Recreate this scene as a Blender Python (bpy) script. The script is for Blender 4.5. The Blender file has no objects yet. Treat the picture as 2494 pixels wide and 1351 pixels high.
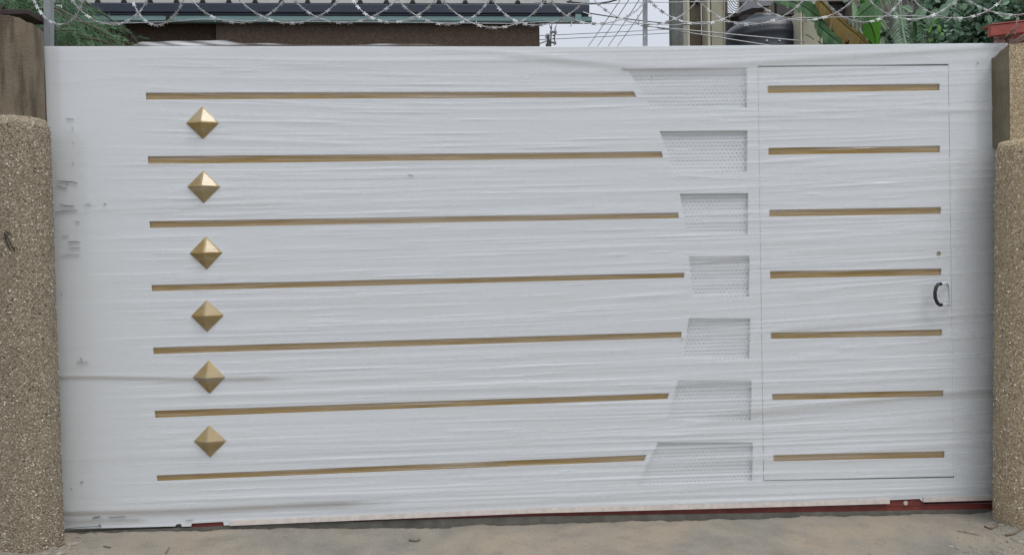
import bpy, math, random
import numpy as np
from mathutils import Vector, Matrix, Euler
rnd = random.Random(7)
rng = np.random.default_rng(7)
C = bpy.context.scene.collection
S = bpy.context.scene

# ------------------------------------------------------------------ camera
D, H, F = 4.1, 1.45, 1800.0            # metres to the gate, lens height, focal length in photo pixels
YAW, PIT, ROL = map(math.radians, (-2.52777, -0.62741, 1.08875))
MC = Matrix.Rotation(YAW, 3, 'Z') @ Matrix.Rotation(PIT, 3, 'X') @ Matrix.Rotation(ROL, 3, 'Y')
cam = bpy.data.cameras.new('camera'); co = bpy.data.objects.new('camera', cam); C.objects.link(co)
co.matrix_world = Matrix.Translation((0, -D, H)) @ (MC @ Matrix.Rotation(math.pi/2, 3, 'X')).to_4x4()
cam.sensor_fit = 'HORIZONTAL'; cam.sensor_width = 36; cam.lens = 36*F/2494.0; cam.clip_start = .05; cam.clip_end = 2000
S.camera = co

# ------------------------------------------------------------------ light: an overcast day
SUN_EL, SUN_AZ = math.radians(62), math.radians(138)   # azimuth from +Y clockwise: behind the camera, to the right
w = bpy.data.worlds.new('World'); S.world = w; w.use_nodes = True
nt = w.node_tree; nt.nodes.clear()
sky = nt.nodes.new('ShaderNodeTexSky'); sky.sky_type = 'NISHITA'; sky.sun_disc = False
sky.sun_elevation = SUN_EL; sky.sun_rotation = SUN_AZ; sky.air_density = 1.0; sky.dust_density = 3.0
# the cloud sheet: the standard overcast sky, three times brighter overhead than at the horizon
tcw = nt.nodes.new('ShaderNodeTexCoord'); spw = nt.nodes.new('ShaderNodeSeparateXYZ'); nt.links.new(tcw.outputs['Generated'], spw.inputs[0])
mrw = nt.nodes.new('ShaderNodeMapRange'); mrw.inputs[1].default_value = 0; mrw.inputs[2].default_value = 1; mrw.inputs[3].default_value = .34; mrw.inputs[4].default_value = 1
nt.links.new(spw.outputs[2], mrw.inputs[0])
cl = nt.nodes.new('ShaderNodeMix'); cl.data_type = 'RGBA'; cl.blend_type = 'MULTIPLY'; cl.inputs[0].default_value = 1; cl.inputs[6].default_value = (11.3, 12.0, 13.1, 1)
nt.links.new(mrw.outputs[0], cl.inputs[7])
mx = nt.nodes.new('ShaderNodeMix'); mx.data_type = 'RGBA'; mx.inputs[0].default_value = .86
bg = nt.nodes.new('ShaderNodeBackground'); bg.inputs[1].default_value = .1
wo = nt.nodes.new('ShaderNodeOutputWorld')
nt.links.new(sky.outputs[0], mx.inputs[6]); nt.links.new(cl.outputs[2], mx.inputs[7])
nt.links.new(mx.outputs[2], bg.inputs[0]); nt.links.new(bg.outputs[0], wo.inputs[0])
sl = bpy.data.lights.new('sun', 'SUN'); sl.energy = 1.6; sl.angle = math.radians(34); sl.color = (1, .97, .92)
so = bpy.data.objects.new('sun', sl); C.objects.link(so)
sd = Vector((math.sin(SUN_AZ)*math.cos(SUN_EL), math.cos(SUN_AZ)*math.cos(SUN_EL), math.sin(SUN_EL)))
so.rotation_euler = sd.to_track_quat('Z', 'Y').to_euler()
S.view_settings.view_transform = 'Standard'; S.view_settings.look = 'None'
S.view_settings.exposure = 0.28; S.view_settings.gamma = 1; S.view_settings.use_curve_mapping = False

# ------------------------------------------------------------------ helpers
def U(px, py, Y=0.0):
    """real-world point at depth Y that the photo shows at pixel px,py"""
    d = MC @ Vector(((px-1247)/F, 1, -(py-675.5)/F)); t = (Y+D)/d.y
    return Vector((d.x*t, Y, H+d.z*t))

def tag(o, label=None, cat=None, group=None, kind=None):
    if label: o['label'] = label
    if cat: o['category'] = cat
    if group: o['group'] = group
    if kind: o['kind'] = kind
    return o
def empty(name, loc, label, cat, group=None):
    o = bpy.data.objects.new(name, None); C.objects.link(o); o.location = loc; o.empty_display_size = .1
    return tag(o, label, cat, group)
def link(name, me, mat=None, parent=None, smooth=False):
    o = bpy.data.objects.new(name, me); C.objects.link(o)
    if mat:
        if isinstance(mat, (list, tuple)):
            for m in mat: me.materials.append(m)
        else: me.materials.append(mat)
    if parent:
        o.parent = parent
        bpy_world = parent.matrix_basis if parent.parent is None else parent.parent.matrix_basis @ parent.matrix_parent_inverse @ parent.matrix_basis
        o.matrix_parent_inverse = bpy_world.inverted()
    if smooth:
        me.polygons.foreach_set('use_smooth', [True]*len(me.polygons))
    return o
class MB:
    def __init__(s): s.v = []; s.f = []; s.m = []; s.c = []
    def add(s, vs, fs, mi=0, col=None):
        n = len(s.v); s.v += [tuple(v) for v in vs]; s.f += [tuple(n+i for i in f) for f in fs]; s.m += [mi]*len(fs)
        s.c += [col if col is not None else .5]*len(vs)
    def box(s, a, b, mi=0):
        x0, y0, z0 = a; x1, y1, z1 = b
        s.hexa([(x0,y0,z0),(x1,y0,z0),(x1,y1,z0),(x0,y1,z0),(x0,y0,z1),(x1,y0,z1),(x1,y1,z1),(x0,y1,z1)], mi)
    def hexa(s, p, mi=0):
        s.add(p, [(0,3,2,1),(4,5,6,7),(0,1,5,4),(1,2,6,5),(2,3,7,6),(3,0,4,7)], mi)
    def prism(s, quad, y0, y1, mi=0):
        """front polygon in x,z extruded from y0 (front) to y1"""
        n = len(quad); vs = [(p[0], y0, p[1]) for p in quad]+[(p[0], y1, p[1]) for p in quad]
        fs = [tuple(range(n)), tuple(range(2*n-1, n-1, -1))]+[(i, n+i, n+(i+1) % n, (i+1) % n) for i in range(n)]
        s.add(vs, fs, mi)
    def tube(s, pts, r, n=6, mi=0, cap=True, col=None):
        pts = [Vector(p) for p in pts]; vs = []; fs = []; up = None
        for i, p in enumerate(pts):
            t = (pts[min(i+1, len(pts)-1)]-pts[max(i-1, 0)]).normalized()
            if up is None: up = t.orthogonal().normalized()
            up = (up-t*up.dot(t)); up = up.normalized() if up.length > 1e-6 else t.orthogonal().normalized()
            sd_ = t.cross(up); rr = r[i] if isinstance(r, (list, tuple)) else r
            for k in range(n):
                a = 2*math.pi*k/n; vs.append(p+(up*math.cos(a)+sd_*math.sin(a))*rr)
        for i in range(len(pts)-1):
            for k in range(n): fs.append((i*n+k, i*n+(k+1) % n, (i+1)*n+(k+1) % n, (i+1)*n+k))
        if cap: fs += [tuple(range(n-1, -1, -1)), tuple((len(pts)-1)*n+k for k in range(n))]
        s.add(vs, fs, mi, col)
    def lathe(s, c, prof, n=32, mi=0):
        vs = []; fs = []
        for r, z in prof:
            for k in range(n):
                a = 2*math.pi*k/n; vs.append((c[0]+r*math.cos(a), c[1]+r*math.sin(a), z))
        for i in range(len(prof)-1):
            for k in range(n): fs.append((i*n+k, i*n+(k+1) % n, (i+1)*n+(k+1) % n, (i+1)*n+k))
        s.add(vs, fs, mi)
    def build(s, name, mat, parent=None, smooth=False, attr=False):
        me = bpy.data.meshes.new(name); me.from_pydata(s.v, [], s.f)
        if isinstance(mat, (list, tuple)): me.polygons.foreach_set('material_index', s.m)
        if attr:
            a = me.attributes.new('tone', 'FLOAT', 'POINT'); a.data.foreach_set('value', s.c)
        me.update()
        return link(name, me, mat, parent, smooth)
def bevel(o, wd=.004, seg=2):
    m = o.modifiers.new('bevel', 'BEVEL'); m.width = wd; m.segments = seg; m.limit_method = 'ANGLE'; return o

# ------------------------------------------------------------------ materials
class Mat:
    def __init__(s, name, rough=.6, metal=0.0, spec=.5):
        s.m = bpy.data.materials.new(name); s.m.use_nodes = True; s.t = s.m.node_tree
        s.b = s.t.nodes['Principled BSDF']; s.out = s.t.nodes['Material Output']
        s.b.inputs['Roughness'].default_value = rough; s.b.inputs['Metallic'].default_value = metal
        s.b.inputs['Specular IOR Level'].default_value = spec
        s.tc = s.n('ShaderNodeTexCoord')
    def n(s, t, **k):
        nd = s.t.nodes.new(t)
        for a, v in k.items(): setattr(nd, a, v)
        return nd
    def l(s, a, b): s.t.links.new(a, b)
    def mapping(s, sc=(1,1,1), rot=(0,0,0)):
        m = s.n('ShaderNodeMapping'); m.inputs['Scale'].default_value = sc; m.inputs['Rotation'].default_value = rot
        s.l(s.tc.outputs['Object'], m.inputs[0]); return m.outputs[0]
    def noise(s, scale, sc=(1,1,1), detail=5, rough=.6, dist=0, rot=(0,0,0)):
        x = s.n('ShaderNodeTexNoise'); x.inputs['Scale'].default_value = scale; x.inputs['Detail'].default_value = detail
        x.inputs['Roughness'].default_value = rough; x.inputs['Distortion'].default_value = dist
        s.l(s.mapping(sc, rot), x.inputs['Vector']); return x.outputs['Fac']
    def ramp(s, fac, stops):
        r = s.n('ShaderNodeValToRGB'); e = r.color_ramp.elements
        while len(e) < len(stops): e.new(.5)
        for i, (p, c) in enumerate(stops):
            e[i].position = p; e[i].color = (c, c, c, 1) if isinstance(c, (int, float)) else (*c, 1)
        s.l(fac, r.inputs[0]); return r.outputs[0]
    def mix(s, fac, a, b, mode='MIX'):
        m = s.n('ShaderNodeMix'); m.data_type = 'RGBA'; m.blend_type = mode
        for i, x in ((0, fac), (6, a), (7, b)):
            if isinstance(x, (int, float)): m.inputs[i].default_value = x if i == 0 else (x, x, x, 1)
            elif isinstance(x, tuple): m.inputs[i].default_value = (*x, 1)
            else: s.l(x, m.inputs[i])
        return m.outputs[2]
    def math(s, op, a, b=0.0, clamp=False):
        m = s.n('ShaderNodeMath'); m.operation = op; m.use_clamp = clamp
        for i, x in enumerate((a, b)):
            if isinstance(x, (int, float)): m.inputs[i].default_value = x
            else: s.l(x, m.inputs[i])
        return m.outputs[0]
    def attr(s, name):
        a = s.n('ShaderNodeAttribute'); a.attribute_name = name; return a.outputs['Fac']
    def color(s, c):
        if isinstance(c, tuple): s.b.inputs['Base Color'].default_value = (*c, 1)
        else: s.l(c, s.b.inputs['Base Color'])
        return s
    def bump(s, h, dist=.002, st=1.0):
        b = s.n('ShaderNodeBump'); b.inputs['Distance'].default_value = dist; b.inputs['Strength'].default_value = st
        s.l(h, b.inputs['Height']); s.l(b.outputs[0], s.b.inputs['Normal']); s.bn = b.outputs[0]; return s

def weathered(name, c, var=.25, rough=.6, scale=6, metal=0, grime=(.12,.1,.08), g=.25, bump=.001, spec=.5):
    m = Mat(name, rough, metal, spec)
    n1 = m.noise(scale, detail=8); n2 = m.noise(scale*9, detail=4)
    lo = tuple(x*(1-var) for x in c); hi = tuple(min(x*(1+var*.6), 1) for x in c)
    a = m.ramp(n1, [(.3, lo), (.7, hi)])
    a = m.mix(m.ramp(n2, [(.55, 0.0), (.75, g)]), a, grime)
    m.color(a).bump(n2, bump); return m.m

# white gate enamel: faint handling grime, thin dust
m = Mat('white_gate_paint', .34)
n1 = m.noise(1.3, detail=6); n2 = m.noise(2.0, (1,1,9), detail=8); n3 = m.noise(60, detail=2)
c_ = m.mix(m.ramp(n1, [(.35, 0.0), (.75, .35)]), (.69,.72,.745), (.63,.645,.655))
c_ = m.mix(m.ramp(n2, [(.58, 0.0), (.8, .3)]), c_, (.52,.50,.47))
c_ = m.mix(m.ramp(n3, [(.74, 0.0), (.78, .35)]), c_, (.2,.18,.16))
m.color(c_).bump(m.noise(3, detail=2), .003, .5); WHITE = m.m
GOLD = Mat('gold_paint', .4, .3)
ng = GOLD.noise(5, (1,1,12), detail=5)
GOLD.color(GOLD.ramp(ng, [(.3, (.28,.155,.012)), (.7, (.42,.255,.03))])).bump(ng, .001); GOLD = GOLD.m
STUD = Mat('brass_gold_paint', .45, .15)
ng = STUD.noise(14, detail=5)
STUD.color(STUD.ramp(ng, [(.3, (.27,.18,.045)), (.7, (.36,.25,.075))])).bump(ng, .0006); STUD = STUD.m
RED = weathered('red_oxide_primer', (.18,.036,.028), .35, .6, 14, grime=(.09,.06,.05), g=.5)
REDLIT = weathered('red_oxide_lit', (.33,.065,.045), .25, .5, 12, grime=(.15,.06,.05), g=.4)  # lit copy of the red: brightness of the beam's front put into colour
PRIMER = weathered('pale_primer_edge', (.55,.49,.45), .2, .6, 30, grime=(.3,.22,.18), g=.5)
GALV = weathered('galvanised_wire', (.42,.43,.44), .3, .45, 60, metal=.55, g=.15)
GREYPOST = weathered('grey_painted_angle', (.27,.29,.31), .2, .5, 8, g=.2)
BLACKRUB = weathered('black_grip_rubber', (.018,.02,.024), .3, .4, 30, g=0)
CHROME = weathered('bright_steel', (.60,.61,.62), .1, .4, 30, metal=.3, g=0)
NAVY = weathered('dark_navy_fascia', (.022,.032,.055), .25, .45, 3, grime=(.05,.045,.05), g=.3)
TEAL = weathered('pale_teal_board', (.19,.31,.31), .15, .6, 4, grime=(.12,.16,.15), g=.3)
ROOFW = weathered('pale_roof_sheet', (.50,.50,.48), .15, .5, 3, g=.2)
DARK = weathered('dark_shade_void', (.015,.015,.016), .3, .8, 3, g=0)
CREAM = weathered('cream_wall_paint', (.50,.47,.36), .1, .8, 2, grime=(.32,.29,.22), g=.2)
KHAKI = weathered('khaki_column_paint', (.33,.32,.24), .12, .85, 2.5, grime=(.22,.2,.15), g=.25)
BROWN = weathered('brown_render', (.17,.145,.11), .15, .9, 2.5, grime=(.1,.08,.06), g=.25)
DKWIN = weathered('dark_window_opening', (.045,.038,.038), .3, .6, 2, g=.2)
TANK = weathered('black_tank_plastic', (.022,.028,.04), .35, .38, 2.5, grime=(.10,.085,.065), g=.6)
SLATE = weathered('grey_roof_slab', (.20,.21,.23), .15, .7, 4, g=.2)
IRON = weathered('black_iron', (.02,.02,.022), .2, .5, 20, g=0)
CABLE = weathered('grey_cable_sheath', (.075,.08,.085), .2, .6, 20, g=0)
PORC = weathered('insulator_porcelain', (.32,.31,.30), .2, .3, 30, g=.1)
RUSTW = weathered('rusty_tie_wire', (.15,.085,.07), .35, .6, 60, g=.3)
BOARD = weathered('dark_timber_board', (.035,.026,.022), .3, .8, 8, g=.2)
def concrete(name, c, streak=.5, bump=.003, sc=5):
    m = Mat(name, .9, spec=.25)
    a = m.noise(sc, detail=10, rough=.65); b = m.noise(3.5, (5,5,.7), detail=6); d = m.noise(90, detail=3)
    col = m.ramp(a, [(.3, tuple(x*.72 for x in c)), (.7, tuple(x*1.18 for x in c))])
    col = m.mix(m.ramp(b, [(.47, 0.0), (.62, streak)]), col, tuple(x*.45 for x in c))
    col = m.mix(m.ramp(d, [(.6, 0.0), (.75, .3)]), col, tuple(x*1.5 for x in c))
    m.color(col).bump(m.math('ADD', m.math('MULTIPLY', a, 1.0), m.math('MULTIPLY', d, .5)), bump); return m.m
CONC = concrete('cast_concrete_block', (.20,.165,.12), 1.0, .006, 5)
CONCR = concrete('cast_concrete_reveal', (.20,.17,.12), .3, .003, 8)
GREYCON = concrete('grey_concrete_post', (.155,.165,.15), .45, .003, 6)
KERB = concrete('threshold_concrete', (.155,.148,.125), .2, .003, 12)
def pebble(name, dark, mid, light, scale=105, bump=.006, wh=.78):
    m = Mat(name, .85, spec=.3)
    nd = m.n('ShaderNodeTexVoronoi'); nd.inputs['Scale'].default_value = scale; nd.inputs['Randomness'].default_value = 1
    wv = m.n('ShaderNodeMix'); wv.data_type = 'VECTOR'; wv.inputs[0].default_value = .012
    ns = m.n('ShaderNodeTexNoise'); ns.inputs['Scale'].default_value = 45
    mp = m.mapping((1,1,.8)); m.l(mp, ns.inputs[0]); m.l(mp, wv.inputs[4]); m.l(ns.outputs['Color'], wv.inputs[5])
    m.l(wv.outputs[1], nd.inputs['Vector'])
    sep = m.n('ShaderNodeSeparateColor'); m.l(nd.outputs['Color'], sep.inputs[0])
    col = m.ramp(sep.outputs[0], [(.0, dark), (.35, mid), (wh, tuple(x*1.15 for x in mid)), (wh+.12, light)])
    gap = m.ramp(nd.outputs['Distance'], [(.0, 1.0), (.75, 0.0)])
    col = m.mix(m.ramp(nd.outputs['Distance'], [(.45, 0.0), (.8, .55)]), col, tuple(x*.45 for x in dark))
    big = m.noise(2.2, detail=6)
    col = m.mix(m.ramp(big, [(.35, .0), (.7, .45)]), col, tuple(x*.75 for x in mid))
    h = m.math('ADD', m.math('MULTIPLY', gap, 1.0), m.math('MULTIPLY', sep.outputs[1], .7))
    m.color(col).bump(h, bump); return m.m
PEB = pebble('pebble_dash_render', (.16,.132,.09), (.30,.25,.18), (.54,.48,.38), 165, .003)
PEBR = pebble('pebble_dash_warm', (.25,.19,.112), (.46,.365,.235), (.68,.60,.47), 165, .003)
PEBW = pebble('pebble_dash_house', (.070,.049,.036), (.088,.061,.044), (.12,.09,.066), 90, .001)
def pebm(name, k):
    m = Mat(name, .7, spec=.4); t = m.attr('tone')
    m.color(m.ramp(t, [(.0, (.06*k,.05*k,.035*k)), (.45, (.19*k,.16*k,.115*k)), (.78, (.26*k,.215*k,.155*k)), (.9, (.56*k,.51*k,.43*k))])); return m.m
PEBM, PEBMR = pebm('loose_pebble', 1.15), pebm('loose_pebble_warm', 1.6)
# driveway
m = Mat('driveway_concrete', .9, spec=.3)
a = m.noise(1.6, detail=10, rough=.6); b = m.noise(7, detail=8); d = m.noise(70, detail=4, rough=.7); e = m.noise(3.3, (1,1.6,1), detail=9, dist=0)
col = m.ramp(b, [(.3, (.155,.146,.128)), (.7, (.225,.208,.178))])
col = m.mix(m.ramp(a, [(.42, 0.0), (.62, .75)]), col, (.275,.228,.170))
col = m.mix(m.ramp(e, [(.53, 0.0), (.70, .6)]), col, (.13,.122,.108))
col = m.mix(m.ramp(d, [(.58, 0.0), (.74, .7)]), col, (.10,.09,.075))
d2 = m.noise(120, detail=2)
col = m.mix(m.ramp(d2, [(.64, 0.0), (.74, .6)]), col, (.42,.39,.34))
m.color(col).bump(m.math('ADD', m.math('MULTIPLY', b, 1.0), m.math('MULTIPLY', d, .8)), .004); DRIVE = m.m
EARTH = weathered('bare_earth', (.17,.13,.09), .3, .95, 1.2, grime=(.08,.07,.05), g=.5, bump=.01)
STONE = weathered('pale_grey_chip', (.25,.23,.195), .45, .9, 30, g=.4)
DRYLEAF = weathered('dry_litter', (.17,.13,.085), .35, .9, 40, g=.4)
def leafmat(name, a, b, rough=.45, trans=.3, sc=9):
    m = Mat(name, rough, spec=.4)
    t = m.attr('tone'); n = m.noise(sc, detail=4)
    f = m.math('ADD', m.math('MULTIPLY', t, .7), m.math('MULTIPLY', n, .3))
    m.color(m.ramp(f, [(.2, a), (.8, b)]))
    tr = m.n('ShaderNodeBsdfTranslucent'); m.l(m.ramp(f, [(.2, tuple(x*1.2 for x in a)), (.8, tuple(min(x*1.5, 1) for x in b))]), tr.inputs[0])
    ms = m.n('ShaderNodeMixShader'); ms.inputs[0].default_value = trans
    m.l(m.b.outputs[0], ms.inputs[1]); m.l(tr.outputs[0], ms.inputs[2]); m.l(ms.outputs[0], m.out.inputs[0]); return m.m
NEEDLE = leafmat('feathery_foliage', (.030,.085,.045), (.17,.31,.15), .6, .35)
BANA = leafmat('banana_leaf_green', (.025,.08,.035), (.14,.26,.12), .4, .35, 35)
BANAB = leafmat('young_leaf_green', (.06,.20,.02), (.14,.34,.05), .4, .45)
BANAY = leafmat('yellowing_banana_leaf', (.10,.045,.015), (.30,.24,.07), .6, .3, 30)
BANAD = leafmat('dry_hanging_leaf', (.14,.125,.10), (.33,.31,.26), .7, .25)
PALM = leafmat('palm_frond_green', (.12,.22,.13), (.28,.40,.27), .45, .3)
OVAL = leafmat('glossy_oval_leaf', (.022,.06,.03), (.15,.25,.16), .5, .25)
BARK = weathered('grey_brown_bark', (.13,.105,.08), .35, .9, 12, grime=(.05,.04,.03), g=.5, bump=.006)

# stretch film: hazy where it is bunched, dusty in its folds, thin clear plastic between
m = Mat('stretch_film', .2)
hz = m.attr('haze'); dt = m.attr('dirt_shade')
fine = m.noise(2.2, (.35,1,42), detail=6, rough=.65, dist=.25)
coarse = m.noise(1.1, (.4,1,5), detail=4)
hfac = m.math('ADD', m.math('MULTIPLY', m.ramp(fine, [(.48, 0.0), (.74, .26)]), m.ramp(coarse, [(.42, .0), (.62, 1.0)])), .03)
hfac = m.math('ADD', hfac, hz, True)
hfac = m.math('MAXIMUM', hfac, m.math('MULTIPLY', dt, .8))
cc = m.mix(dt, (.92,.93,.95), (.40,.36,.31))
df = m.n('ShaderNodeBsdfDiffuse'); m.l(cc, df.inputs[0])
tl = m.n('ShaderNodeBsdfTranslucent'); m.l(cc, tl.inputs[0])
m1 = m.n('ShaderNodeMixShader'); m1.inputs[0].default_value = .5; m.l(df.outputs[0], m1.inputs[1]); m.l(tl.outputs[0], m1.inputs[2])
tp = m.n('ShaderNodeBsdfTransparent'); tp.inputs[0].default_value = (.985,.988,.99,1)
m2 = m.n('ShaderNodeMixShader'); m.l(m.math('MULTIPLY', hfac, .8, True), m2.inputs[0]); m.l(tp.outputs[0], m2.inputs[1]); m.l(m1.outputs[0], m2.inputs[2])
gl = m.n('ShaderNodeBsdfGlossy'); gl.inputs['Roughness'].default_value = .12; gl.inputs[0].default_value = (1,1,1,1)
bp = m.n('ShaderNodeBump'); bp.inputs['Distance'].default_value = .0003; bp.inputs['Strength'].default_value = 1
m.l(fine, bp.inputs['Height'])
for x in (df, tl, gl): m.l(bp.outputs[0], x.inputs['Normal'])
# thin sheet: the same reflectance seen from either side (Schlick)
fr = m.n('ShaderNodeLayerWeight'); fr.inputs[0].default_value = .5; m.l(bp.outputs[0], fr.inputs['Normal'])
frf = m.math('ADD', m.math('MULTIPLY', m.math('POWER', fr.outputs['Facing'], 5.0), .9), .06)
m3 = m.n('ShaderNodeMixShader'); m.l(frf, m3.inputs[0]); m.l(m2.outputs[0], m3.inputs[1]); m.l(gl.outputs[0], m3.inputs[2])
m.l(m3.outputs[0], m.out.inputs[0]); FILM = m.m
FILMTEAR = weathered('torn_film_scuff', (.05,.048,.045), .3, .6, 30, g=.2)

def gz(x):      # height of the driveway where it meets the threshold
    return float(np.interp(x, [-3, -1.9, -.6, .1, 1.2, 2.9, 4], [.020, .008, -.016, -.030, -.032, -.052, -.06]))+.064

# ================================================================== SETTING
def sheet(name, x0, x1, y0, y1, nx, ny, zf, mat):
    xs = np.linspace(x0, x1, nx); ys = np.linspace(y0, y1, ny) if not callable(y0) else None
    v = [(x, y, zf(x, y)) for y in ys for x in xs]
    f = [(j*nx+i, j*nx+i+1, (j+1)*nx+i+1, (j+1)*nx+i) for j in range(ny-1) for i in range(nx-1)]
    me = bpy.data.meshes.new(name); me.from_pydata(v, [], f); me.update()
    return link(name, me, mat, smooth=True)
def wob(x, k=1.0, s=0):
    return math.sin(x*2.3*k+s)*.5+math.sin(x*5.9*k+1.3+s)*.3+math.sin(x*13.7*k+2.1+s)*.2
# far ground one sheet to the horizon, low enough to pass below everything
g = sheet('ground', -400, 400, -400, 400, 9, 9, lambda x, y: -.75, EARTH); tag(g, kind='structure')
# driveway: fine grid, ragged broken lip at the gate, ramp falls towards the street
def drive_z(x, y):
    d_ = -y
    z = gz(x) - .055*d_ + .0025*wob(x*1.3+y*1.2, 1) + .0015*wob(y*2+x, 2.2, 1)
    if d_ > 5: z += .055*(d_-5)*.9
    return z
nx = 520; xs = np.linspace(-3.6, 4.2, nx); v = []; f = []
rows = [0, .006, .015, .03, .05, .08, .12, .17, .23, .3, .38, .48, .6, .8, 1.1, 1.5, 2.2, 3.2, 4.5, 6.5, 9, 14]
lip = [-.012+.016*wob(x, 1.7)+.010*wob(x, 6.3, 2)+.006*wob(x, 17, 1)+rnd.uniform(-.003,.003)+(.012 if (int((x+9)*5.1) * 7919) % 5 == 0 else 0) for x in xs]
for j, r_ in enumerate(rows):
    for i, x in enumerate(xs):
        y = lip[i]*max(0, 1-r_*6)-r_
        z = drive_z(x, y) if j else drive_z(x, y)-.10
        if j == 1: z -= .004
        # fillet of swept-up dirt against the pillars
        e = max(0, 1-abs(x-(-2.42))/.20)+max(0, 1-abs(x-2.98)/.22)
        if j: z += .035*e*max(0, 1-abs(-y-.3)/.5)
        v.append((x, y-(.0 if j else -.0), z))
for j in range(len(rows)-1):
    for i in range(nx-1): f.append((j*nx+i, (j+1)*nx+i, (j+1)*nx+i+1, j*nx+i+1))
me = bpy.data.meshes.new('driveway'); me.from_pydata(v, [], f); me.update()
tag(link('driveway', me, DRIVE, smooth=True), kind='structure')
# yard behind the gate and verge outside
tag(sheet('yard', -30, 30, .16, 40, 12, 12, lambda x, y: .0, EARTH), kind='structure')
tag(sheet('verge', -30, -3.61, -14, -.3, 8, 8, lambda x, y: drive_z(-3, y)-.02, EARTH), kind='structure')
tag(sheet('verge', 4.21, 30, -14, -.3, 8, 8, lambda x, y: drive_z(3, y)-.02, EARTH), kind='structure')

# threshold: concrete kerb with a ragged face, red rail fixed along it
KP = [U(x, y, .004) for x, y in ((150,1297),(700,1274),(1300,1256.5),(1700,1251),(2400,1240),(2480,1238))]; KX = [p.x for p in KP]; KZ = [p.z for p in KP]
b_ = MB(); n = 160
for i in range(n):
    x0 = -3.0+6.6*i/n; x1 = x0+6.6/n
    def zt(x): return float(np.interp(x, KX, KZ))+.001*wob(x, 9)
    y0 = .004+.004*wob(x0, 5); y1 = .004+.004*wob(x1, 5)
    b_.add([(x0,y0,-.3),(x1,y1,-.3),(x1,y1,zt(x1)),(x0,y0,zt(x0)),(x1,.16,zt(x1)-.004),(x0,.16,zt(x0)-.004)], [(0,1,2,3),(3,2,4,5)])
tag(b_.build('threshold', KERB), kind='structure')
r_ = empty('gate_rail', (0, .05, .05), 'dark red steel guide rail running on the concrete threshold under the white gate', 'rail')
b_ = MB()
p0, p1 = U(700, 1272, .03), U(2420, 1241, .03)
zA = lambda x: p0.z+(p1.z-p0.z)*(x-p0.x)/(p1.x-p0.x)
b_.prism([(p0.x-.25, zA(p0.x-.25)-.03), (3.2, zA(3.2)-.03), (3.2, zA(3.2)+.045), (p0.x-.25, zA(p0.x-.25)+.045)], .012, .018)
b_.build('rail_web', RED, r_)
b_ = MB(); b_.tube([(p0.x-.25, .055, zA(p0.x-.25)+.045), (3.2, .055, zA(3.2)+.045)], .011, 8); b_.build('rail_round', RED, r_)

# ================================================================== GATE
gate = empty('metal_gate', (.35, .02, .08), 'wide white sheet metal sliding gate with gold strips, gold diamond studs and a small door', 'gate')
Lr = [(355,226,243),(360,381,400),(364,539,555),(369,694,709),(373,846,862),(377,1000,1017),(382,1157,1171)]
Rr = [(1543,1551,223,237),(1611,1615,369,384),(1652,1653,518,531),(1667,1666,664,676),(1660,1659,808,822),(1630,1626,957,971),(1575,1569,1107,1122)]
DL = [(1870,209,227),(1872,360,377),(1874,511,527),(1876,660,678),(1878,810,825),(1881,959,974),(1884,1107,1123)]
DR = [(2289,204,220),(2290,355,371),(2292,504,521),(2293,654,670),(2295,802,817),(2298,950,965),(2301,1098,1114)]
WN = [[(1528,168),(1818,166),(1820,262),(1586,266)],[(1607,320),(1820,318),(1820,418),(1643,420)],[(1656,472),(1822,471),(1822,571),(1675,571)],
      [(1678,624),(1825,623),(1825,722),(1689,722)],[(1678,775),(1827,775),(1826,872),(1664,872)],[(1652,927),(1830,926),(1830,1023),(1624,1023)],
      [(1604,1077),(1833,1077),(1833,1171),(1552,1180)]]
DIA = [(494,300),(496,455),(503,616),(504,769),(510,918),(511,1073)]
P2 = lambda q: [(lambda u: (u.x, u.z))(U(x, y)) for x, y in q]
slotsL = [P2([(a[0],a[1]),(b[0],b[2]),(b[1],b[3]),(a[0],a[2])]) for a, b in zip(Lr, Rr)]
slotsD = [P2([(a[0],a[1]),(b[0],b[1]),(b[0],b[2]),(a[0],a[2])]) for a, b in zip(DL, DR)]
wins = [P2(q) for q in WN]
def circ(px, py, r, n=20):
    c = U(px, py); return [(c.x+r*math.cos(2*math.pi*k/n), c.z+r*math.sin(2*math.pi*k/n)) for k in range(n)]
def plate(name, outline, holes, y_front, thick, mat, parent, bev=.0015):
    cu = bpy.data.curves.new(name, 'CURVE'); cu.dimensions = '2D'; cu.fill_mode = 'BOTH'
    cu.extrude = thick/2-bev; cu.bevel_depth = bev; cu.bevel_resolution = 1; cu.offset = -bev
    for pts in [outline]+holes:
        s = cu.splines.new('POLY'); s.points.add(len(pts)-1)
        for p, q in zip(s.points, pts): p.co = (q[0], q[1], 0, 1)
        s.use_cyclic_u = True
    tmp = bpy.data.objects.new('tmp', cu); me = bpy.data.meshes.new_from_object(tmp); bpy.data.objects.remove(tmp); bpy.data.curves.remove(cu)
    me.name = name; n = len(me.vertices); a = np.empty(n*3, 'f'); me.vertices.foreach_get('co', a); a = a.reshape(-1, 3)
    o = np.stack([a[:,0], y_front+thick/2-a[:,2], a[:,1]], 1); me.vertices.foreach_set('co', o.ravel()); me.update()
    return link(name, me, mat, parent)
bot = [(155,1288),(427,1281),(430,1276),(440,1275),(443,1282),(466,1281),(467,1274),(543,1270),(545,1279),(900,1264),(1300,1248),(1700,1238),(2165,1225),(2168,1217),(2240,1214),(2246,1221),(2470,1215)]
outline = P2([(107,113),(600,113),(1250,114),(1700,112),(2465,105)]+bot[::-1])
dopen = P2([(1846,160.5),(2310,156.5),(2325,1163),(1859.5,1171.5)])
leaf = plate('gate_panel', outline, slotsL+wins+[dopen], 0, .008, WHITE, gate)
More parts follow.
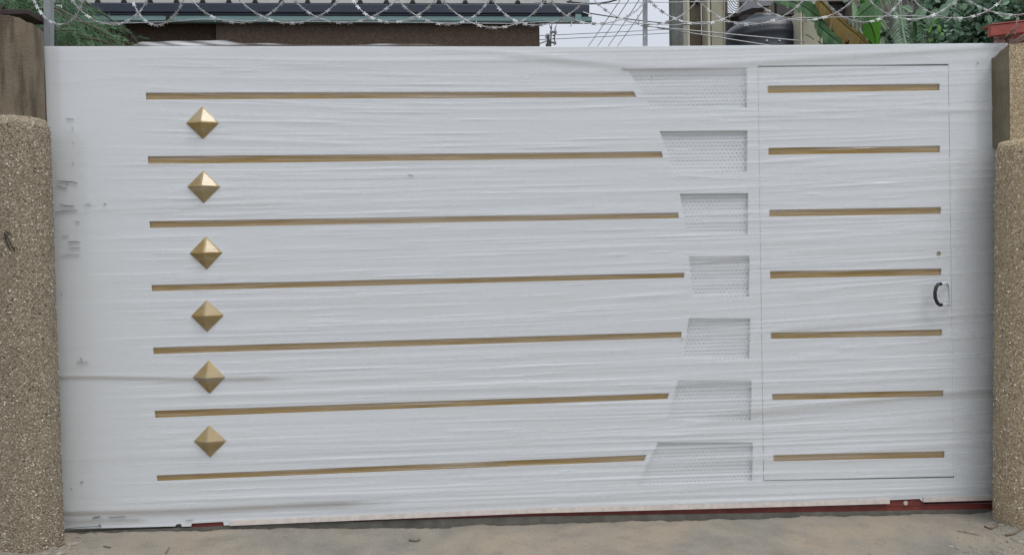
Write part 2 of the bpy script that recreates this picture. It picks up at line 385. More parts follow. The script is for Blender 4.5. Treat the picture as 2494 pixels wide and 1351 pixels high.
door = plate('pedestrian_door', P2([(1846.9,163.6),(2309.5,159.8),(2324.3,1159.5),(1860.6,1168.5)]), slotsD+[circ(2287,618,.0135)], .0015, .008, WHITE, gate)
door['label'] = 'narrow white pass door with seven short gold strips'
def grow(q, e):
    cx = sum(p[0] for p in q)/len(q); cz = sum(p[1] for p in q)/len(q)
    return [(p[0]+math.copysign(e, p[0]-cx), p[1]+math.copysign(e, p[1]-cz)) for p in q]
for q in slotsL:
    b_ = MB(); b_.prism(grow(q, .02), .0105, .014); b_.build('gold_strip', GOLD, gate)
for q in slotsD:
    b_ = MB(); b_.prism(grow(q, .02), .012, .0155); b_.build('gold_strip', GOLD, door)
b_ = MB(); b_.prism(grow(circ(2287,618,.012,6), .01), .0099, .0135); b_.build('lock_plate', STUD, door)
# backing sheet (closes the gate from behind, dark gap line round the door) and frame tubes
ol = P2([(112,118),(2460,110),(2466,1204),(160,1272)])
b_ = MB(); b_.prism(ol, .0565, .0585); b_.build('backing_sheet', WHITE, gate)
b_ = MB()
for a, b, h_ in (((112,118),(2460,112),.045), ((160,1255),(2466,1187),.04)):
    A, B = U(*a), U(*b); b_.hexa([(A.x,.018,A.z-h_),(B.x,.018,B.z-h_),(B.x,.055,B.z-h_),(A.x,.055,A.z-h_),(A.x,.018,A.z),(B.x,.018,B.z),(B.x,.055,B.z),(A.x,.055,A.z)])
b_.build('frame_tube', WHITE, gate)
b_ = MB()
for a, b in (((1834,150),(1849,1180)), ((2303,150),(2318,1180))):
    A, B = U(*a), U(*b); b_.hexa([(B.x,.026,B.z),(B.x+.05,.026,B.z),(B.x+.05,.054,B.z),(B.x,.054,B.z),(A.x,.026,A.z),(A.x+.05,.026,A.z),(A.x+.05,.054,A.z),(A.x,.054,A.z)])
b_.build('door_jamb', WHITE, gate)
for a, b in (((1846,152),(2309,148)), ((1860,1160),(2322,1151))):
    b_ = MB()
    A, B = U(*a), U(*b); b_.hexa([(A.x,.019,A.z-.05),(B.x,.019,B.z-.05),(B.x,.054,B.z-.05),(A.x,.054,A.z-.05),(A.x,.019,A.z),(B.x,.019,B.z),(B.x,.054,B.z),(A.x,.054,A.z)])
    b_.build('door_cross_rail', GREYPOST, gate)
# perforated windows: recessed frame + real punched sheet
for q in wins:
    b_ = MB(); o_ = grow(q, .006); n = 4
    vs = [(p[0],.0082,p[1]) for p in q]+[(p[0],.022,p[1]) for p in q]+[(p[0],.0082,p[1]) for p in o_]+[(p[0],.022,p[1]) for p in o_]
    fs = []
    for i in range(4):
        j = (i+1) % 4; fs += [(i, j, n+j, n+i), (8+j, 8+i, 12+i, 12+j), (8+i, 8+j, j, i), (n+i, n+j, 12+j, 12+i)]
    b_.add(vs, fs); fr_ = b_.build('window_frame', WHITE, gate)
    xs_ = [p[0] for p in q]; zs_ = [p[1] for p in q]; cw, ch = .0235, .0205
    x0, x1, z0, z1 = min(xs_)-.005, max(xs_)+.005, min(zs_)-.005, max(zs_)+.005
    b_ = MB(); z = z0; row = 0
    while z < z1:
        x = x0-(cw/2 if row % 2 else 0)
        while x < x1:
            cx, cz = x+cw/2, z+ch/2; rr = .0042
            hole = [(cx+rr*math.cos(math.pi/8+math.pi/4*k), .022, cz+rr*math.sin(math.pi/8+math.pi/4*k)) for k in range(8)]
            rect = [(x+cw,.022,z+ch),(x,.022,z+ch),(x,.022,z),(x+cw,.022,z)]
            b_.add(hole+rect, [(0,8,9,1),(1,9,2),(2,9,10,3),(3,10,4),(4,10,11,5),(5,11,6),(6,11,8,7),(7,8,0)])
            x += cw
        z += ch; row += 1
    b_.build('perforated_panel', WHITE, gate)
    b_ = MB(); b_.prism(grow(q, .0055), .0260, .0280); b_.build('liner_sheet', WHITE, gate)
# diamond studs: shallow pyramids with a small flange
for cx, cy in DIA:
    c = U(cx+rnd.uniform(-1.5,1.5), cy+rnd.uniform(-1,1)); T, R_, B, L_ = [U(cx+a_+rnd.uniform(-1.3,1.3), cy+b__+rnd.uniform(-1.3,1.3)) for a_, b__ in ((-1,-40),(40,-1),(1,39),(-40,0))]
    b_ = MB(); ap = (c.x, -.040, c.z); base = [(p.x, -.003, p.z) for p in (T, R_, B, L_)]; back = [(p.x, -.0003, p.z) for p in (T, R_, B, L_)]
    b_.add([ap]+base+back, [(0,2,1),(0,3,2),(0,4,3),(0,1,4)]+[(1+i, 1+(i+1) % 4, 5+(i+1) % 4, 5+i) for i in range(4)])
    bevel(b_.build('diamond_stud', STUD, gate), .0025, 2)
# bottom rail of the gate: bare pale primer edge with the bolt notches
for (a, b) in ((( 560,1277),(2165,1225.5)), ((2247,1221.5),(2470,1215.5))):
    b_ = MB()
    for k in range(24):
        xa = a[0]+(b[0]-a[0])*k/24; xb = a[0]+(b[0]-a[0])*(k+1)/24
        ya = np.interp(xa, [p[0] for p in bot], [p[1] for p in bot]); yb = np.interp(xb, [p[0] for p in bot], [p[1] for p in bot])
        A, B = U(xa, ya), U(xb, yb)
        b_.hexa([(A.x,-.010,A.z+.001),(B.x,-.010,B.z+.001),(B.x,-.0005,B.z+.001),(A.x,-.0005,A.z+.001),(A.x,-.006,A.z+.026),(B.x,-.006,B.z+.026),(B.x,-.0005,B.z+.026),(A.x,-.0005,A.z+.026)])
    b_.build('bottom_rail', PRIMER, gate)
for a, b in (((460,1284),(552,1262)), ((2160,1230),(2252,1206))):
    A, B = U(*a), U(*b); b_ = MB(); b_.box((A.x,.009,A.z-.01), (B.x,.017,B.z)); bevel(b_.build('roller_housing', RED, gate), .002)
A = U(2207, 1225); b_ = MB(); b_.lathe((0,0), [(0.0001,.0),(.013,.0),(.013,.004),(.0001,.006)], 16)
o = b_.build('roller_cap', PRIMER, gate); o.matrix_basis = Matrix.Translation((A.x, .0085, A.z)) @ Matrix.Rotation(math.pi/2, 4, 'X')
# handle
h0 = U(2312, 690, 0); 
def hp(px, py, y): u = U(px, py, y); return (u.x, y, u.z)
b_ = MB(); grip = [hp(2292,691,-.052), hp(2285,692,-.056), hp(2280,699,-.058), hp(2277,712,-.06), hp(2278,726,-.058), hp(2283,738,-.056), hp(2288,742,-.054), hp(2294,742,-.052)]
b_.tube(grip, .0095, 10); b_.build('handle_grip', BLACKRUB, door, True)
b_ = MB()
b_.tube([hp(2291,691,-.052), hp(2304,690,-.045), hp(2309,692,-.02), hp(2309,692,.002)], .0052, 8)
b_.build('handle_arm', CHROME, door, True); b_ = MB()
b_.tube([hp(2293,742,-.052), hp(2306,741,-.045), hp(2312,739,-.02), hp(2312,739,.002)], .0046, 8)
b_.build('handle_arm', CHROME, door, True)
b_ = MB(); b_.tube([hp(2310,688,-.004), hp(2313,700,-.005), hp(2314,732,-.005), hp(2312,742,-.004)], .0035, 6); b_.build('handle_bracket', WHITE, door, True)

# ================================================================== STRETCH FILM wrapped over the gate
topx = [107,300,322,345,420,480,545,582,640,700,850,905,1000,1060,1110,1300,1600,1900,2200,2440]
topy = [114.5,114,113,103,98,97,98.5,107,108,109.5,110.5,108,108,109.5,112.5,114,112,110.5,108.5,105.5]
btx = [150,250,450,700,1000,1200,1500,1800,2150,2440]; bty = [1285,1279,1268,1262,1250,1241,1228,1222,1213,1203]
GX, GZ = 620, 640
A0, A1 = U(108, 700), U(2462, 700)
X = np.linspace(A0.x-.10, A1.x, GX)
tX = np.array([U(x, y).x for x, y in zip(topx, topy)]); tZ = np.array([U(x, y).z for x, y in zip(topx, topy)])
bX = np.array([U(x, y).x for x, y in zip(btx, bty)]); bZ = np.array([U(x, y).z for x, y in zip(btx, bty)])
zt_, zb_ = np.interp(X, tX, tZ), np.interp(X, bX, bZ)
zt_ += .0012*np.sin(X*9)+.0008*np.sin(X*23+1)
tt = np.linspace(0, 1, GZ)[:, None]
Zg = zb_[None, :]*(1-tt)+zt_[None, :]*tt; Xg = np.repeat(X[None, :], GZ, 0)
z0g, dz = Zg.min(), (Zg.max()-Zg.min())/GZ
hgt = np.full_like(Zg, .0030); haze = np.zeros_like(Zg); dirt_shade = np.zeros_like(Zg)
xl, xr = U(300, 700).x, U(2330, 700).x
zbot, ztop = .1, 2.66
def flow(x0, z0):
    v_ = (z0-zbot)/(ztop-zbot); u_ = (x0-xl)/(xr-xl)
    return (-.05*math.exp(-((v_-.9)/.13)**2)*min(1, max(0, 1.25-u_*2.2))+.045*math.exp(-((v_-.8)/.25)**2)*max(0, u_-.6)*2.2+.008
            +.045*math.exp(-((v_-.44)/.10)**2)*min(1, max(0, u_*1.8-.3))+.05*math.exp(-((v_-.2)/.07)**2)*min(1, max(0, (u_-.5)*3)))
def streak(x0, z0, L, slope, curv, wd, amp, hz_=0, dt_=0):
    i0 = max(0, int(np.searchsorted(X, x0-L*1.1))); i1 = min(GX, int(np.searchsorted(X, x0+L*1.1)))
    if i1-i0 < 3: return
    xx = X[i0:i1]; zc = z0+slope*(xx-x0)+curv*(xx-x0)**2
    tc_ = (zc-zb_[i0:i1])/(zt_[i0:i1]-zb_[i0:i1])*(GZ-1); j0 = max(0, int(tc_.min()-wd*5/dz)); j1 = min(GZ, int(tc_.max()+wd*5/dz)+1)
    if j1-j0 < 2: return
    ex = np.clip(1-((xx-x0)/L)**2, 0, 1)**1.2
    g_ = np.exp(-((Zg[j0:j1, i0:i1]-zc)/wd)**2)*ex
    hgt[j0:j1, i0:i1] += amp*g_
    if hz_: haze[j0:j1, i0:i1] = np.maximum(haze[j0:j1, i0:i1], hz_*g_)
    if dt_: dirt_shade[j0:j1, i0:i1] = np.maximum(dirt_shade[j0:j1, i0:i1], dt_*g_)
for k in range(1500):
    x0 = rng.uniform(xl+.1, xr+.1); z0 = rng.uniform(zbot, ztop)
    v_ = (z0-zbot)/(ztop-zbot); u_ = (x0-xl)/(xr-xl)
    keep = .35+.65*np.clip(math.sin(z0*7.5+math.sin(x0*1.1)*1.5)*.5+.55, 0, 1)
    if rng.random() > keep: continue
    slope = flow(x0, z0)+rng.normal(0, .0035)
    L = rng.uniform(.12, .5) if rng.random() < .6 else rng.uniform(.5, 1.6)
    wd = rng.uniform(.0028, .008) if rng.random() < .75 else rng.uniform(.008, .02)
    streak(x0, z0, L, slope, rng.normal(0, .008), wd, rng.uniform(.0001, .0004), rng.uniform(.1, .85) if rng.random() < .6 else 0)
for k in range(150):      # broad soft bands where several layers overlap
    z0 = rng.uniform(zbot, ztop); x0 = rng.uniform(xl+.3, xr+.2)
    if math.sin(z0*7.5+math.sin(x0*1.1)*1.5) < -.25: continue
    streak(x0, z0, rng.uniform(.5, 2.2), flow(x0, z0)+rng.normal(0, .002), rng.normal(0, .002), rng.uniform(.010, .028), rng.uniform(-.0015, .002), rng.uniform(.15, .5))
for k in range(330):      # taut little ridges that catch the light
    z0 = rng.uniform(zbot, ztop); x0 = rng.uniform(xl, xr+.1); wd = rng.uniform(.0026, .0045)
    streak(x0, z0, rng.uniform(.05, .40), flow(x0, z0)+rng.normal(0, .004), 0, wd, wd*rng.uniform(.30, .75), rng.uniform(.3, .8))
for q in slotsL+slotsD:   # film puckers across the open slots
    for k in range(int(10+14*(q[1][0]-q[0][0]))):
        t_ = rng.random(); x0 = q[0][0]*(1-t_)+q[1][0]*t_; z0 = (q[0][1]*(1-t_)+q[1][1]*t_)-rng.uniform(0, .036)
        streak(x0, z0, rng.uniform(.08, .5), rng.normal(-.012, .02), 0, rng.uniform(.003, .007), rng.uniform(.0002, .0009), rng.uniform(.1, .5))
# the long bright stretch lines near the bottom
for k in range(46):
    z0 = .12+rng.random()**1.5*.75
    streak(rng.uniform(-1.2, 2.0), z0, rng.uniform(.8, 2.0), .006+rng.normal(0, .004), 0, rng.uniform(.004, .012), .0018, rng.uniform(.3, .75))
def fold(pts, wd, amp, hz_=.3, dt_=0.0):
    us = [U(x, y) for x, y in pts]; fx = np.array([u.x for u in us]); fz = np.array([u.z for u in us])
    i0 = int(np.searchsorted(X, fx[0])); i1 = int(np.searchsorted(X, fx[-1])); xx = X[i0:i1]
    t_ = np.linspace(0, 1, len(xx)); zc = np.interp(xx, fx, fz)
    k_ = 25; zc = np.convolve(np.pad(zc, k_, mode='edge'), np.ones(2*k_+1)/(2*k_+1), 'valid')
    ex = np.clip(t_*8, 0, 1)*np.clip((1-t_)*8, 0, 1) if fx[-1] < 2.9 else np.clip(t_*8, 0, 1)
    if fx[0] < -2.2: ex = np.clip((1-t_)*5, 0, 1)
    wd *= 1.3; amp *= .45; hz_ *= .75
    g_ = np.exp(-((Zg[:, i0:i1]-zc)/wd)**2)*ex
    hgt[:, i0:i1] += amp*g_; haze[:, i0:i1] = np.maximum(haze[:, i0:i1], hz_*g_)
    g2 = np.exp(-((Zg[:, i0:i1]-zc+wd*1.2)/(wd*1.4))**2)*ex
    dirt_shade[:, i0:i1] = np.maximum(dirt_shade[:, i0:i1], dt_*g2)
fold([(1180,126),(1400,147),(1560,163),(1700,160),(1850,148),(2100,132),(2440,110)], .012, .006, .35, .5)
fold([(1000,120),(1200,124),(1400,140)], .008, .004, .3, .15)
fold([(1850,185),(2100,165),(2330,150)], .008, .003, .2, .1)
fold([(140,912),(300,914),(500,918),(760,914)], .009, .004, .2, .8)
fold([(150,1240),(250,1240),(420,1236),(700,1222),(1000,1212)], .014, .005, .25, .85)
fold([(150,1262),(260,1258),(380,1256)], .012, .004, .2, .7)
fold([(700,1244),(1100,1228),(1500,1208),(1900,1200),(2440,1185)], .008, .005, .45, .25)
fold([(1700,1010),(2000,985),(2200,962),(2430,944)], .013, .005, .3, .6)
fold([(1650,1035),(1900,1008),(2150,985),(2300,975)], .009, .004, .3, .15)
fold([(1850,800),(2100,782),(2300,768),(2430,760)], .010, .004, .25, .28)
fold([(1900,612),(2200,598),(2430,590)], .010, .003, .2, .22)
fold([(1850,430),(2050,440),(2250,455)], .007, .003, .35, .0)
fold([(1850,250),(2150,262),(2430,272)], .009, .003, .2, .18)
fold([(1800,280),(2150,292),(2430,300)], .008, .003, .2, .18)
fold([(1500,268),(1700,262),(1900,272),(2100,268)], .006, .003, .4, .0)
fold([(560,235),(800,262),(1100,268),(1500,262)], .008, .003, .4, .05)
fold([(400,330),(700,345),(900,352)], .008, .003, .25, .1)
fold([(150,515),(300,508),(500,500),(760,488)], .006, .003, .15, .3)
fold([(150,1117),(300,1114),(520,1110)], .004, .002, .1, .3)
fold([(150,500),(260,498)], .003, .002, .1, .35)
fold([(110,150),(300,142),(420,146),(600,170)], .006, .002, .1, .2)
fold([(130,210),(190,192),(300,188),(420,196)], .004, .002, .1, .25)
fold([(1640,425),(1750,436),(1900,440)], .007, .004, .45, 0)
fold([(1540,1022),(1700,1010),(1840,1005)], .009, .003, .5, 0)
# darker left third: shade on that side put into the film's colour
dirt_shade = np.maximum(dirt_shade, .10*np.clip((U(420,700).x-Xg)/.6, 0, 1))
# darker top left: shade towards that corner put into the film's colour
dirt_shade = np.maximum(dirt_shade, .16*np.exp(-((Zg-zt_[None,:])/.25)**2)*np.clip((U(1500,100).x-Xg)/3.0, 0, 1))
# tents over the studs
for cx, cy in DIA:
    c = U(cx, cy); d_ = np.abs(Xg-c.x)+np.abs(Zg-c.z); s_ = .091
    hgt = np.maximum(hgt, .0435*np.clip(1-d_/(s_*1.03), 0, 1)+.003)
    tail = .010*np.exp(-((Zg-c.z)/.02)**2)*np.exp(-np.abs(Xg-c.x)/.09)
    hgt = np.maximum(hgt, tail+.003)
# film hugs the door handle: slack sleeve cut around it
hc = U(2296, 716)
# loose lip at the top left stands proud of the gate
lipm = np.clip((Zg-U(600,114).z+.004)/.03, 0, 1)
yy = -hgt + .02*lipm*np.sin(Xg*7)
hz_top = np.clip((Zg-(U(600,113).z))/.012, 0, 1)*np.clip((U(1110,110).x-Xg)*9, 0, 1); haze = np.maximum(haze, .65*hz_top*(1+.8*np.sin(Xg*31+Zg*160)))
for q in slotsL+slotsD:   # the film spans the open slots as a single clear layer
    zc = np.interp(Xg, [q[0][0], q[1][0]], [(q[0][1]+q[3][1])/2, (q[1][1]+q[2][1])/2]); in_ = (np.abs(Zg-zc) < .019)&(Xg > q[0][0])&(Xg < q[2][0])
    haze[in_] *= .55
for cx, cy in DIA:
    c = U(cx, cy); haze[(np.abs(Xg-c.x)+np.abs(Zg-c.z)) < .092] *= .3
left = np.clip((Xg-U(240,700).x)/.45, 0, 1); haze *= .12+.88*left
co_ = np.stack([Xg, yy, Zg], -1).reshape(-1, 3).astype('f')
idx = np.arange(GX*GZ).reshape(GZ, GX)
q = np.stack([idx[:-1,:-1], idx[:-1,1:], idx[1:,1:], idx[1:,:-1]], -1).reshape(-1, 4)
me = bpy.data.meshes.new('plastic_film'); me.vertices.add(len(co_)); me.vertices.foreach_set('co', co_.ravel())
me.loops.add(q.size); me.loops.foreach_set('vertex_index', q.ravel().astype('i'))
me.polygons.add(len(q)); me.polygons.foreach_set('loop_start', np.arange(0, q.size, 4, dtype='i')); me.polygons.foreach_set('loop_total', np.full(len(q), 4, 'i'))
me.update(calc_edges=True); me.validate()
for nm, ar in (('haze', haze), ('dirt_shade', dirt_shade)):
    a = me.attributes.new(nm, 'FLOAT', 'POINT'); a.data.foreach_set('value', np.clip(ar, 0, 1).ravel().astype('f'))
me.polygons.foreach_set('use_smooth', [True]*len(me.polygons))
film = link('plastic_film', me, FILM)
tag(film, 'clear wrinkled stretch film wrapped tightly over the white gate, bunched along its top edge', 'plastic film')
# torn and scuffed spots in the film at the left
def scuff(pts, wd, y=-.008):
    b = MB(); us = [U(x, yy_, y) for x, yy_ in pts]; n = len(us)
    vs = []
    for i, u in enumerate(us):
        h_ = wd*.5*(.35+.65*math.sin(math.pi*(i+.6)/(n+.2)))/2
        vs += [(u.x, y, u.z+h_), (u.x, y, u.z-h_), (u.x, y+.003, u.z-h_), (u.x, y+.003, u.z+h_)]
    fs = []
    for i in range(n-1):
        a, c = i*4, i*4+4
        fs += [(a, a+1, c+1, c), (a+1, a+2, c+2, c+1), (a+2, a+3, c+3, c+2), (a+3, a, c, c+3)]
    b.add(vs, fs+[(3,2,1,0), (n*4-4, n*4-3, n*4-2, n*4-1)]); o = b.build('torn_scuff', FILMTEAR, film); return o
for pts, wd in [([(138,441),(160,442),(175,443),(188,446)], .007), ([(160,443),(163,450)], .005), ([(137,451),(150,456),(164,459)], .005), ([(146,498),(160,501),(180,502)], .006),
                ([(135,516),(160,513),(188,512)], .005), ([(206,498),(214,497),(222,499)], .004), ([(252,498),(258,496)], .006), ([(183,540),(193,540)], .004),
                ([(165,590),(180,588),(194,590)], .006), ([(166,603),(180,603),(195,603)], .004), ([(152,621),(172,620),(194,621)], .003), ([(150,574),(166,574)], .003),
                ([(177,393),(178,402)], .005), ([(177,346),(178,350)], .005), ([(994,425),(1006,428)], .004), ([(1662,822),(1661,832)], .008), ([(1587,187),(1588,196)], .010),
                ([(174,308),(178,318)], .003), ([(225,1261),(243,1257)], .009), ([(265,1259),(305,1257)], .004), ([(195,1173),(202,1173)], .006), ([(172,1188),(175,1190)], .006),
                ([(155,1290),(165,1286),(245,1280)], .004), ([(240,1276),(246,1282)], .008), ([(196,870),(200,880)], .004), ([(186,880),(215,882)], .0025), ([(150,712),(150,720)], .007),
                ([(160,290),(178,290)], .004), ([(2380,152),(2384,156)], .004), ([(452,1266),(470,1265)], .003), ([(1515,166),(1530,170)], .003)]:
    scuff(pts, wd)

# ================================================================== PILLARS and walls
def pillar(side):
    left_ = side < 0
    if left_:
        ctop, cbot = U(121, 300, -.10), U(154, 1270, -.10)
        p = empty('gate_pillar', (ctop.x-.25, -.24, 0), 'rounded pebble dash pillar with a stained plain concrete block on top, left of the gate', 'pillar')
    else:
        ctop, cbot = U(2426, 345, -.10), U(2419, 1215, -.10)
        p = empty('gate_pillar', (ctop.x+.25, -.24, 0), 'rounded pebble dash pillar whose top block is pebble dashed too, right of the gate under the red beam', 'pillar')
    ztop = (U(0, 279, -.30).z if left_ else U(2494, 334, -.30).z)
    R = .14; CY = -.17; v = []; f = []; na, nz_ = 40, 60; ext = 1.2
    for j in range(nz_+1):
        z = -.4+(ztop+.4)*j/nz_; t = (z-cbot.z)/(ctop.z-cbot.z); xe = cbot.x+(ctop.x-cbot.x)*min(max(t, 0), 1)
        cx = xe-.852*R if left_ else xe+.84*R
        ring = []
        a0 = -math.pi/2
        rr = R
        if z > ztop-.03: rr = R-.015*((z-(ztop-.03))/.03)**2
        for k in range(na+1):
            a = a0+math.pi*k/na
            dx, dy = rr*math.cos(a), rr*math.sin(a)
            w_ = 1+.012*wob(z*3+a*2, 1)
            ring.append((cx+(dx*w_ if left_ else -dx*w_), CY+dy*w_, z))
        ring = [((cx-ext) if left_ else (cx+ext), CY-rr*(1+.01*wob(z*3, 1)), z)]+ring+[((cx-ext) if left_ else (cx+ext), CY+rr, z)]
        v += ring
    m_ = na+3
    for j in range(nz_):
        for k in range(m_-1):
            q_ = (j*m_+k, j*m_+k+1, (j+1)*m_+k+1, (j+1)*m_+k); f.append(q_ if left_ else q_[::-1])
    tp_ = tuple(nz_*m_+k for k in range(m_)); f.append(tp_ if left_ else tp_[::-1])
    me = bpy.data.meshes.new('column'); me.from_pydata(v, [], f); me.update()
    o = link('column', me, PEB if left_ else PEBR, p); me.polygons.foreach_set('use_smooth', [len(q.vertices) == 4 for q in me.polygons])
    # loose pebbles standing proud of the render
    b = MB()
    for k in range(5200):
        z = rnd.uniform(.0, ztop-.03); t = (z-cbot.z)/(ctop.z-cbot.z); xe = cbot.x+(ctop.x-cbot.x)*min(max(t, 0), 1); cx = xe-.852*R if left_ else xe+.84*R
        if rnd.random() < .45:
            a = rnd.uniform(-math.pi/2, .9); nx_, ny_ = math.cos(a), math.sin(a); w_ = 1+.012*wob(z*3+a*2, 1); px_, py_ = cx+(1 if left_ else -1)*nx_*R*w_, CY+ny_*R*w_; nx_ *= (1 if left_ else -1)
        else: px_, py_, nx_, ny_ = cx-(1 if left_ else -1)*rnd.uniform(0, .45), CY-R*(1+.006*wob(z*3, 1)), 0, -1
        N_ = Vector((nx_, ny_, 0)); T_ = Vector((-ny_, nx_, 0)); r1 = rnd.uniform(.0022, .0068); r2 = r1*rnd.uniform(.5, 1); a = rnd.uniform(0, 3.14)
        A_ = (T_*math.cos(a)+Vector((0,0,1))*math.sin(a))*r1; B_ = (Vector((0,0,1))*math.cos(a)-T_*math.sin(a))*r2; P_ = Vector((px_, py_, z))
        b.add([P_+A_, P_+B_, P_-A_, P_-B_, P_+N_*r2*.8+A_*.3, P_+N_*r2*.8-A_*.3], [(0,1,4),(1,5,4),(1,2,5),(2,3,5),(3,4,5),(3,0,4)], col=rnd.random())
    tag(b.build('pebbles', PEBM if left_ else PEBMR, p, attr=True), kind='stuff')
    # block on top
    if left_:
        xf, xb = U(81, 170, -.125).x, U(107, 170, -.03).x
        z0 = ztop-.06; nn = 26; b = MB()
        ztp = [U(0, 33, -.125).z, U(60, 50, -.125).z, U(80, 57, -.125).z]
        X0 = xf-1.3
        fz = lambda x: float(np.interp(x, [X0, U(0,33,-.125).x, U(45,42,-.125).x, xf], [ztp[0]+.02, ztp[0], ztp[1]+.012, ztp[2]]))
        xs = list(np.linspace(X0, U(0,0,-.125).x, 4))[:-1]+list(np.linspace(U(0,0,-.125).x, xf, 18))
        for i in range(len(xs)-1):
            xa, xc = xs[i], xs[i+1]; n1, n2 = .006*wob(xa*9, 2)*(i > 2), .006*wob(xc*9, 2)*(i+1 < len(xs)-1)
            e = xb-xf; da, dc = e*(i/(len(xs)-1)), e*((i+1)/(len(xs)-1))
            b.add([(xa,-.125,z0),(xc,-.125,z0),(xc,-.125,fz(xc)+n2),(xa,-.125,fz(xa)+n1),(xc+dc,-.028,fz(xc)-.012+n2),(xa+da,-.028,fz(xa)-.012+n1),(xc+dc,-.028,z0),(xa+da,-.028,z0)],
                  [(0,1,2,3),(3,2,4,5),(5,4,6,7)])
        zc_ = fz(xf)
        b.add([(xf,-.125,z0),(xb,-.028,z0),(xb,-.028,zc_-.012),(xf,-.125,zc_)], [(0,1,2,3)])
        b.build('top_block', CONC, p)
    else:
        z0 = ztop-.05; zb0 = U(2426, 356, -.03).z
        xf, xb = U(2459, 220, -.14).x, U(2424.5, 230, -.03).x; zf_, zb1 = U(2459, 108, -.14).z, U(2425, 134, -.03).z
        zr = U(2494, 100, -.14).z
        b = MB()
        b.add([(xf,-.14,z0),(xf+1.3,-.14,z0),(xf+1.3,-.14,zr+.1),(xf,-.14,zf_),(xf+1.3,-.02,zr+.08),(xb+.03,-.02,zb1+.012)], [(0,1,2,3),(3,2,4,5)])
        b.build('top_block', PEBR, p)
        b = MB()
        m1_ = Vector((xf,-.14,zf_)); 
        b.add([(xf-.0015,-.14,z0),(xf-.0015,-.14,zf_),(xb+.012,-.045,zb1+.012),(xb,-.03,zb1-.012),(xb,-.03,zb0),(xb,.0,zb0),(xb,-.0,zb1-.012)], [(0,1,2,3,4),(3,6,5,4)])
        b.build('block_reveal', CONCR, p)
    return p
pillar(-1); pillar(1)
for s_ in (-1, 1):
    x0, x1 = (-14, U(0,700,-.24).x-1.0) if s_ < 0 else (U(2494,700,-.24).x+1.0, 14)
    wl = empty('boundary_wall', ((x0+x1)/2, -.2, 0), 'pebble dash boundary wall running on from the '+('left' if s_ < 0 else 'right')+' gate pillar', 'wall')
    b = MB(); b.box((x0, -.305, -.5), (x1, -.035, 2.35)); bevel(b.build('wall_body', PEB, wl), .01)
    b = MB(); b.box((x0, -.34, 2.35), (x1, .0, 2.43)); bevel(b.build('coping', CONC, wl), .008)
# board lying on the left block
a, c = U(-60, 24, -.06), U(71, 37, -.06)
b = MB(); b.box((a.x, -.07, c.z), (c.x, .1, a.z)); o = bevel(b.build('timber_board', BOARD), .004)
tag(o, 'dark brown board end lying on top of the left concrete block', 'board')
# wire loop stuck in the left pillar
wl_ = []
for k in range(26):
    t = k/25*2*math.pi*.93; px = 22+8*math.sin(t)*(1+.3*math.sin(t))+7*(-math.cos(t)); py = 587-24*math.cos(t)
    u = U(px, py, -.31); wl_.append((u.x, -.318+.008*(px-8)/25+.012*((px-8)/25)**2, u.z))
wl_ += [hp(36, 611, -.31), hp(31, 602, -.32), hp(36, 609, -.315)]
b = MB(); b.tube(wl_, .0024, 6); tag(b.build('wire_loop', IRON, smooth=True), 'thin dark wire bent into a long loop, sticking out of the left pillar', 'wire')

# red beam above the right pillar with its rollers
bm_ = empty('steel_beam', U(2460, 90, -.02), 'red painted steel channel over the right gate pillar', 'beam')
b = MB(); A = U(2413, 62, -.03); A2 = U(2413, 88.5, -.03); zt1, zb1 = A.z, A2.z; x0 = A.x; x1 = x0+.9; sl_ = .10
def bar(xa, ya, yb, za, zb, mb, x1=x1):
    mb.hexa([(xa,ya,za),(x1,ya,za+sl_*(x1-xa)),(x1,yb,za+sl_*(x1-xa)),(xa,yb,za),(xa,ya,zb),(x1,ya,zb+sl_*(x1-xa)),(x1,yb,zb+sl_*(x1-xa)),(xa,yb,zb)])
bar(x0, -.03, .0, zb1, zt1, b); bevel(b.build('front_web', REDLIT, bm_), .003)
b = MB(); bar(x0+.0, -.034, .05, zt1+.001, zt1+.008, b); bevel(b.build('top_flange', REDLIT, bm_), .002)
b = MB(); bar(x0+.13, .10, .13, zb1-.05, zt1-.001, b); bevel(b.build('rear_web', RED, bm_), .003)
for px, py, r in ((2435, 98, .026), (2457, 93, .024)):
    u = U(px, py, .03); b = MB(); b.lathe((u.x, .03), [(.0001, u.z-r*1.0), (r, u.z-r*.95), (r*1.05, u.z-r*.2), (r*.62, u.z+.0), (r*.62, u.z+r*.5), (r*1.1, u.z+r*.6), (r*1.1, u.z+r*1.1), (.0001, u.z+r*1.15)], 18)
    b.build('guide_roller', weathered('worn_roller_pink', (.38,.24,.21), .3, .5, 30, g=.4), bm_, True)
tw = empty('tie_wire', U(2465, 80, -.06), 'rusty tie wire twisted round the red beam and laid on the pillar top', 'wire')
b = MB()
b.tube([hp(2476,47,-.06), hp(2476,62,-.07), hp(2474,68,-.075), hp(2466,70,-.08), hp(2461,75,-.08), hp(2463,82,-.08), hp(2470,83,-.08), hp(2473,76,-.08), hp(2468,73,-.08), hp(2463,78,-.075), hp(2468,86,-.07), hp(2474,82,-.07)], .0038, 6)
b.build('twisted_strand', RUSTW, tw, True)
for k, (y0, y1_) in enumerate(((106, 86), (109, 91), (103, 83), (112, 96))):
    b = MB(); b.tube([hp(2456+k, y0-2, -.05), hp(2462+k, y0+2, -.10), hp(2478, y0-8, -.11), hp(2500, y1_-2, -.12), hp(2560, y1_-22, -.12)], .0055, 6); b.build('bundled_strand', RUSTW, tw, True)
b = MB()
for (a, c) in (((2446,95),(2456,88)), ((2450,88),(2466,86))): b.tube([hp(*a, -.04), hp((a[0]+c[0])/2, (a[1]+c[1])/2-3, -.05), hp(*c, -.04)], .006, 6)
b.build('loose_strand', RUSTW, tw, True)

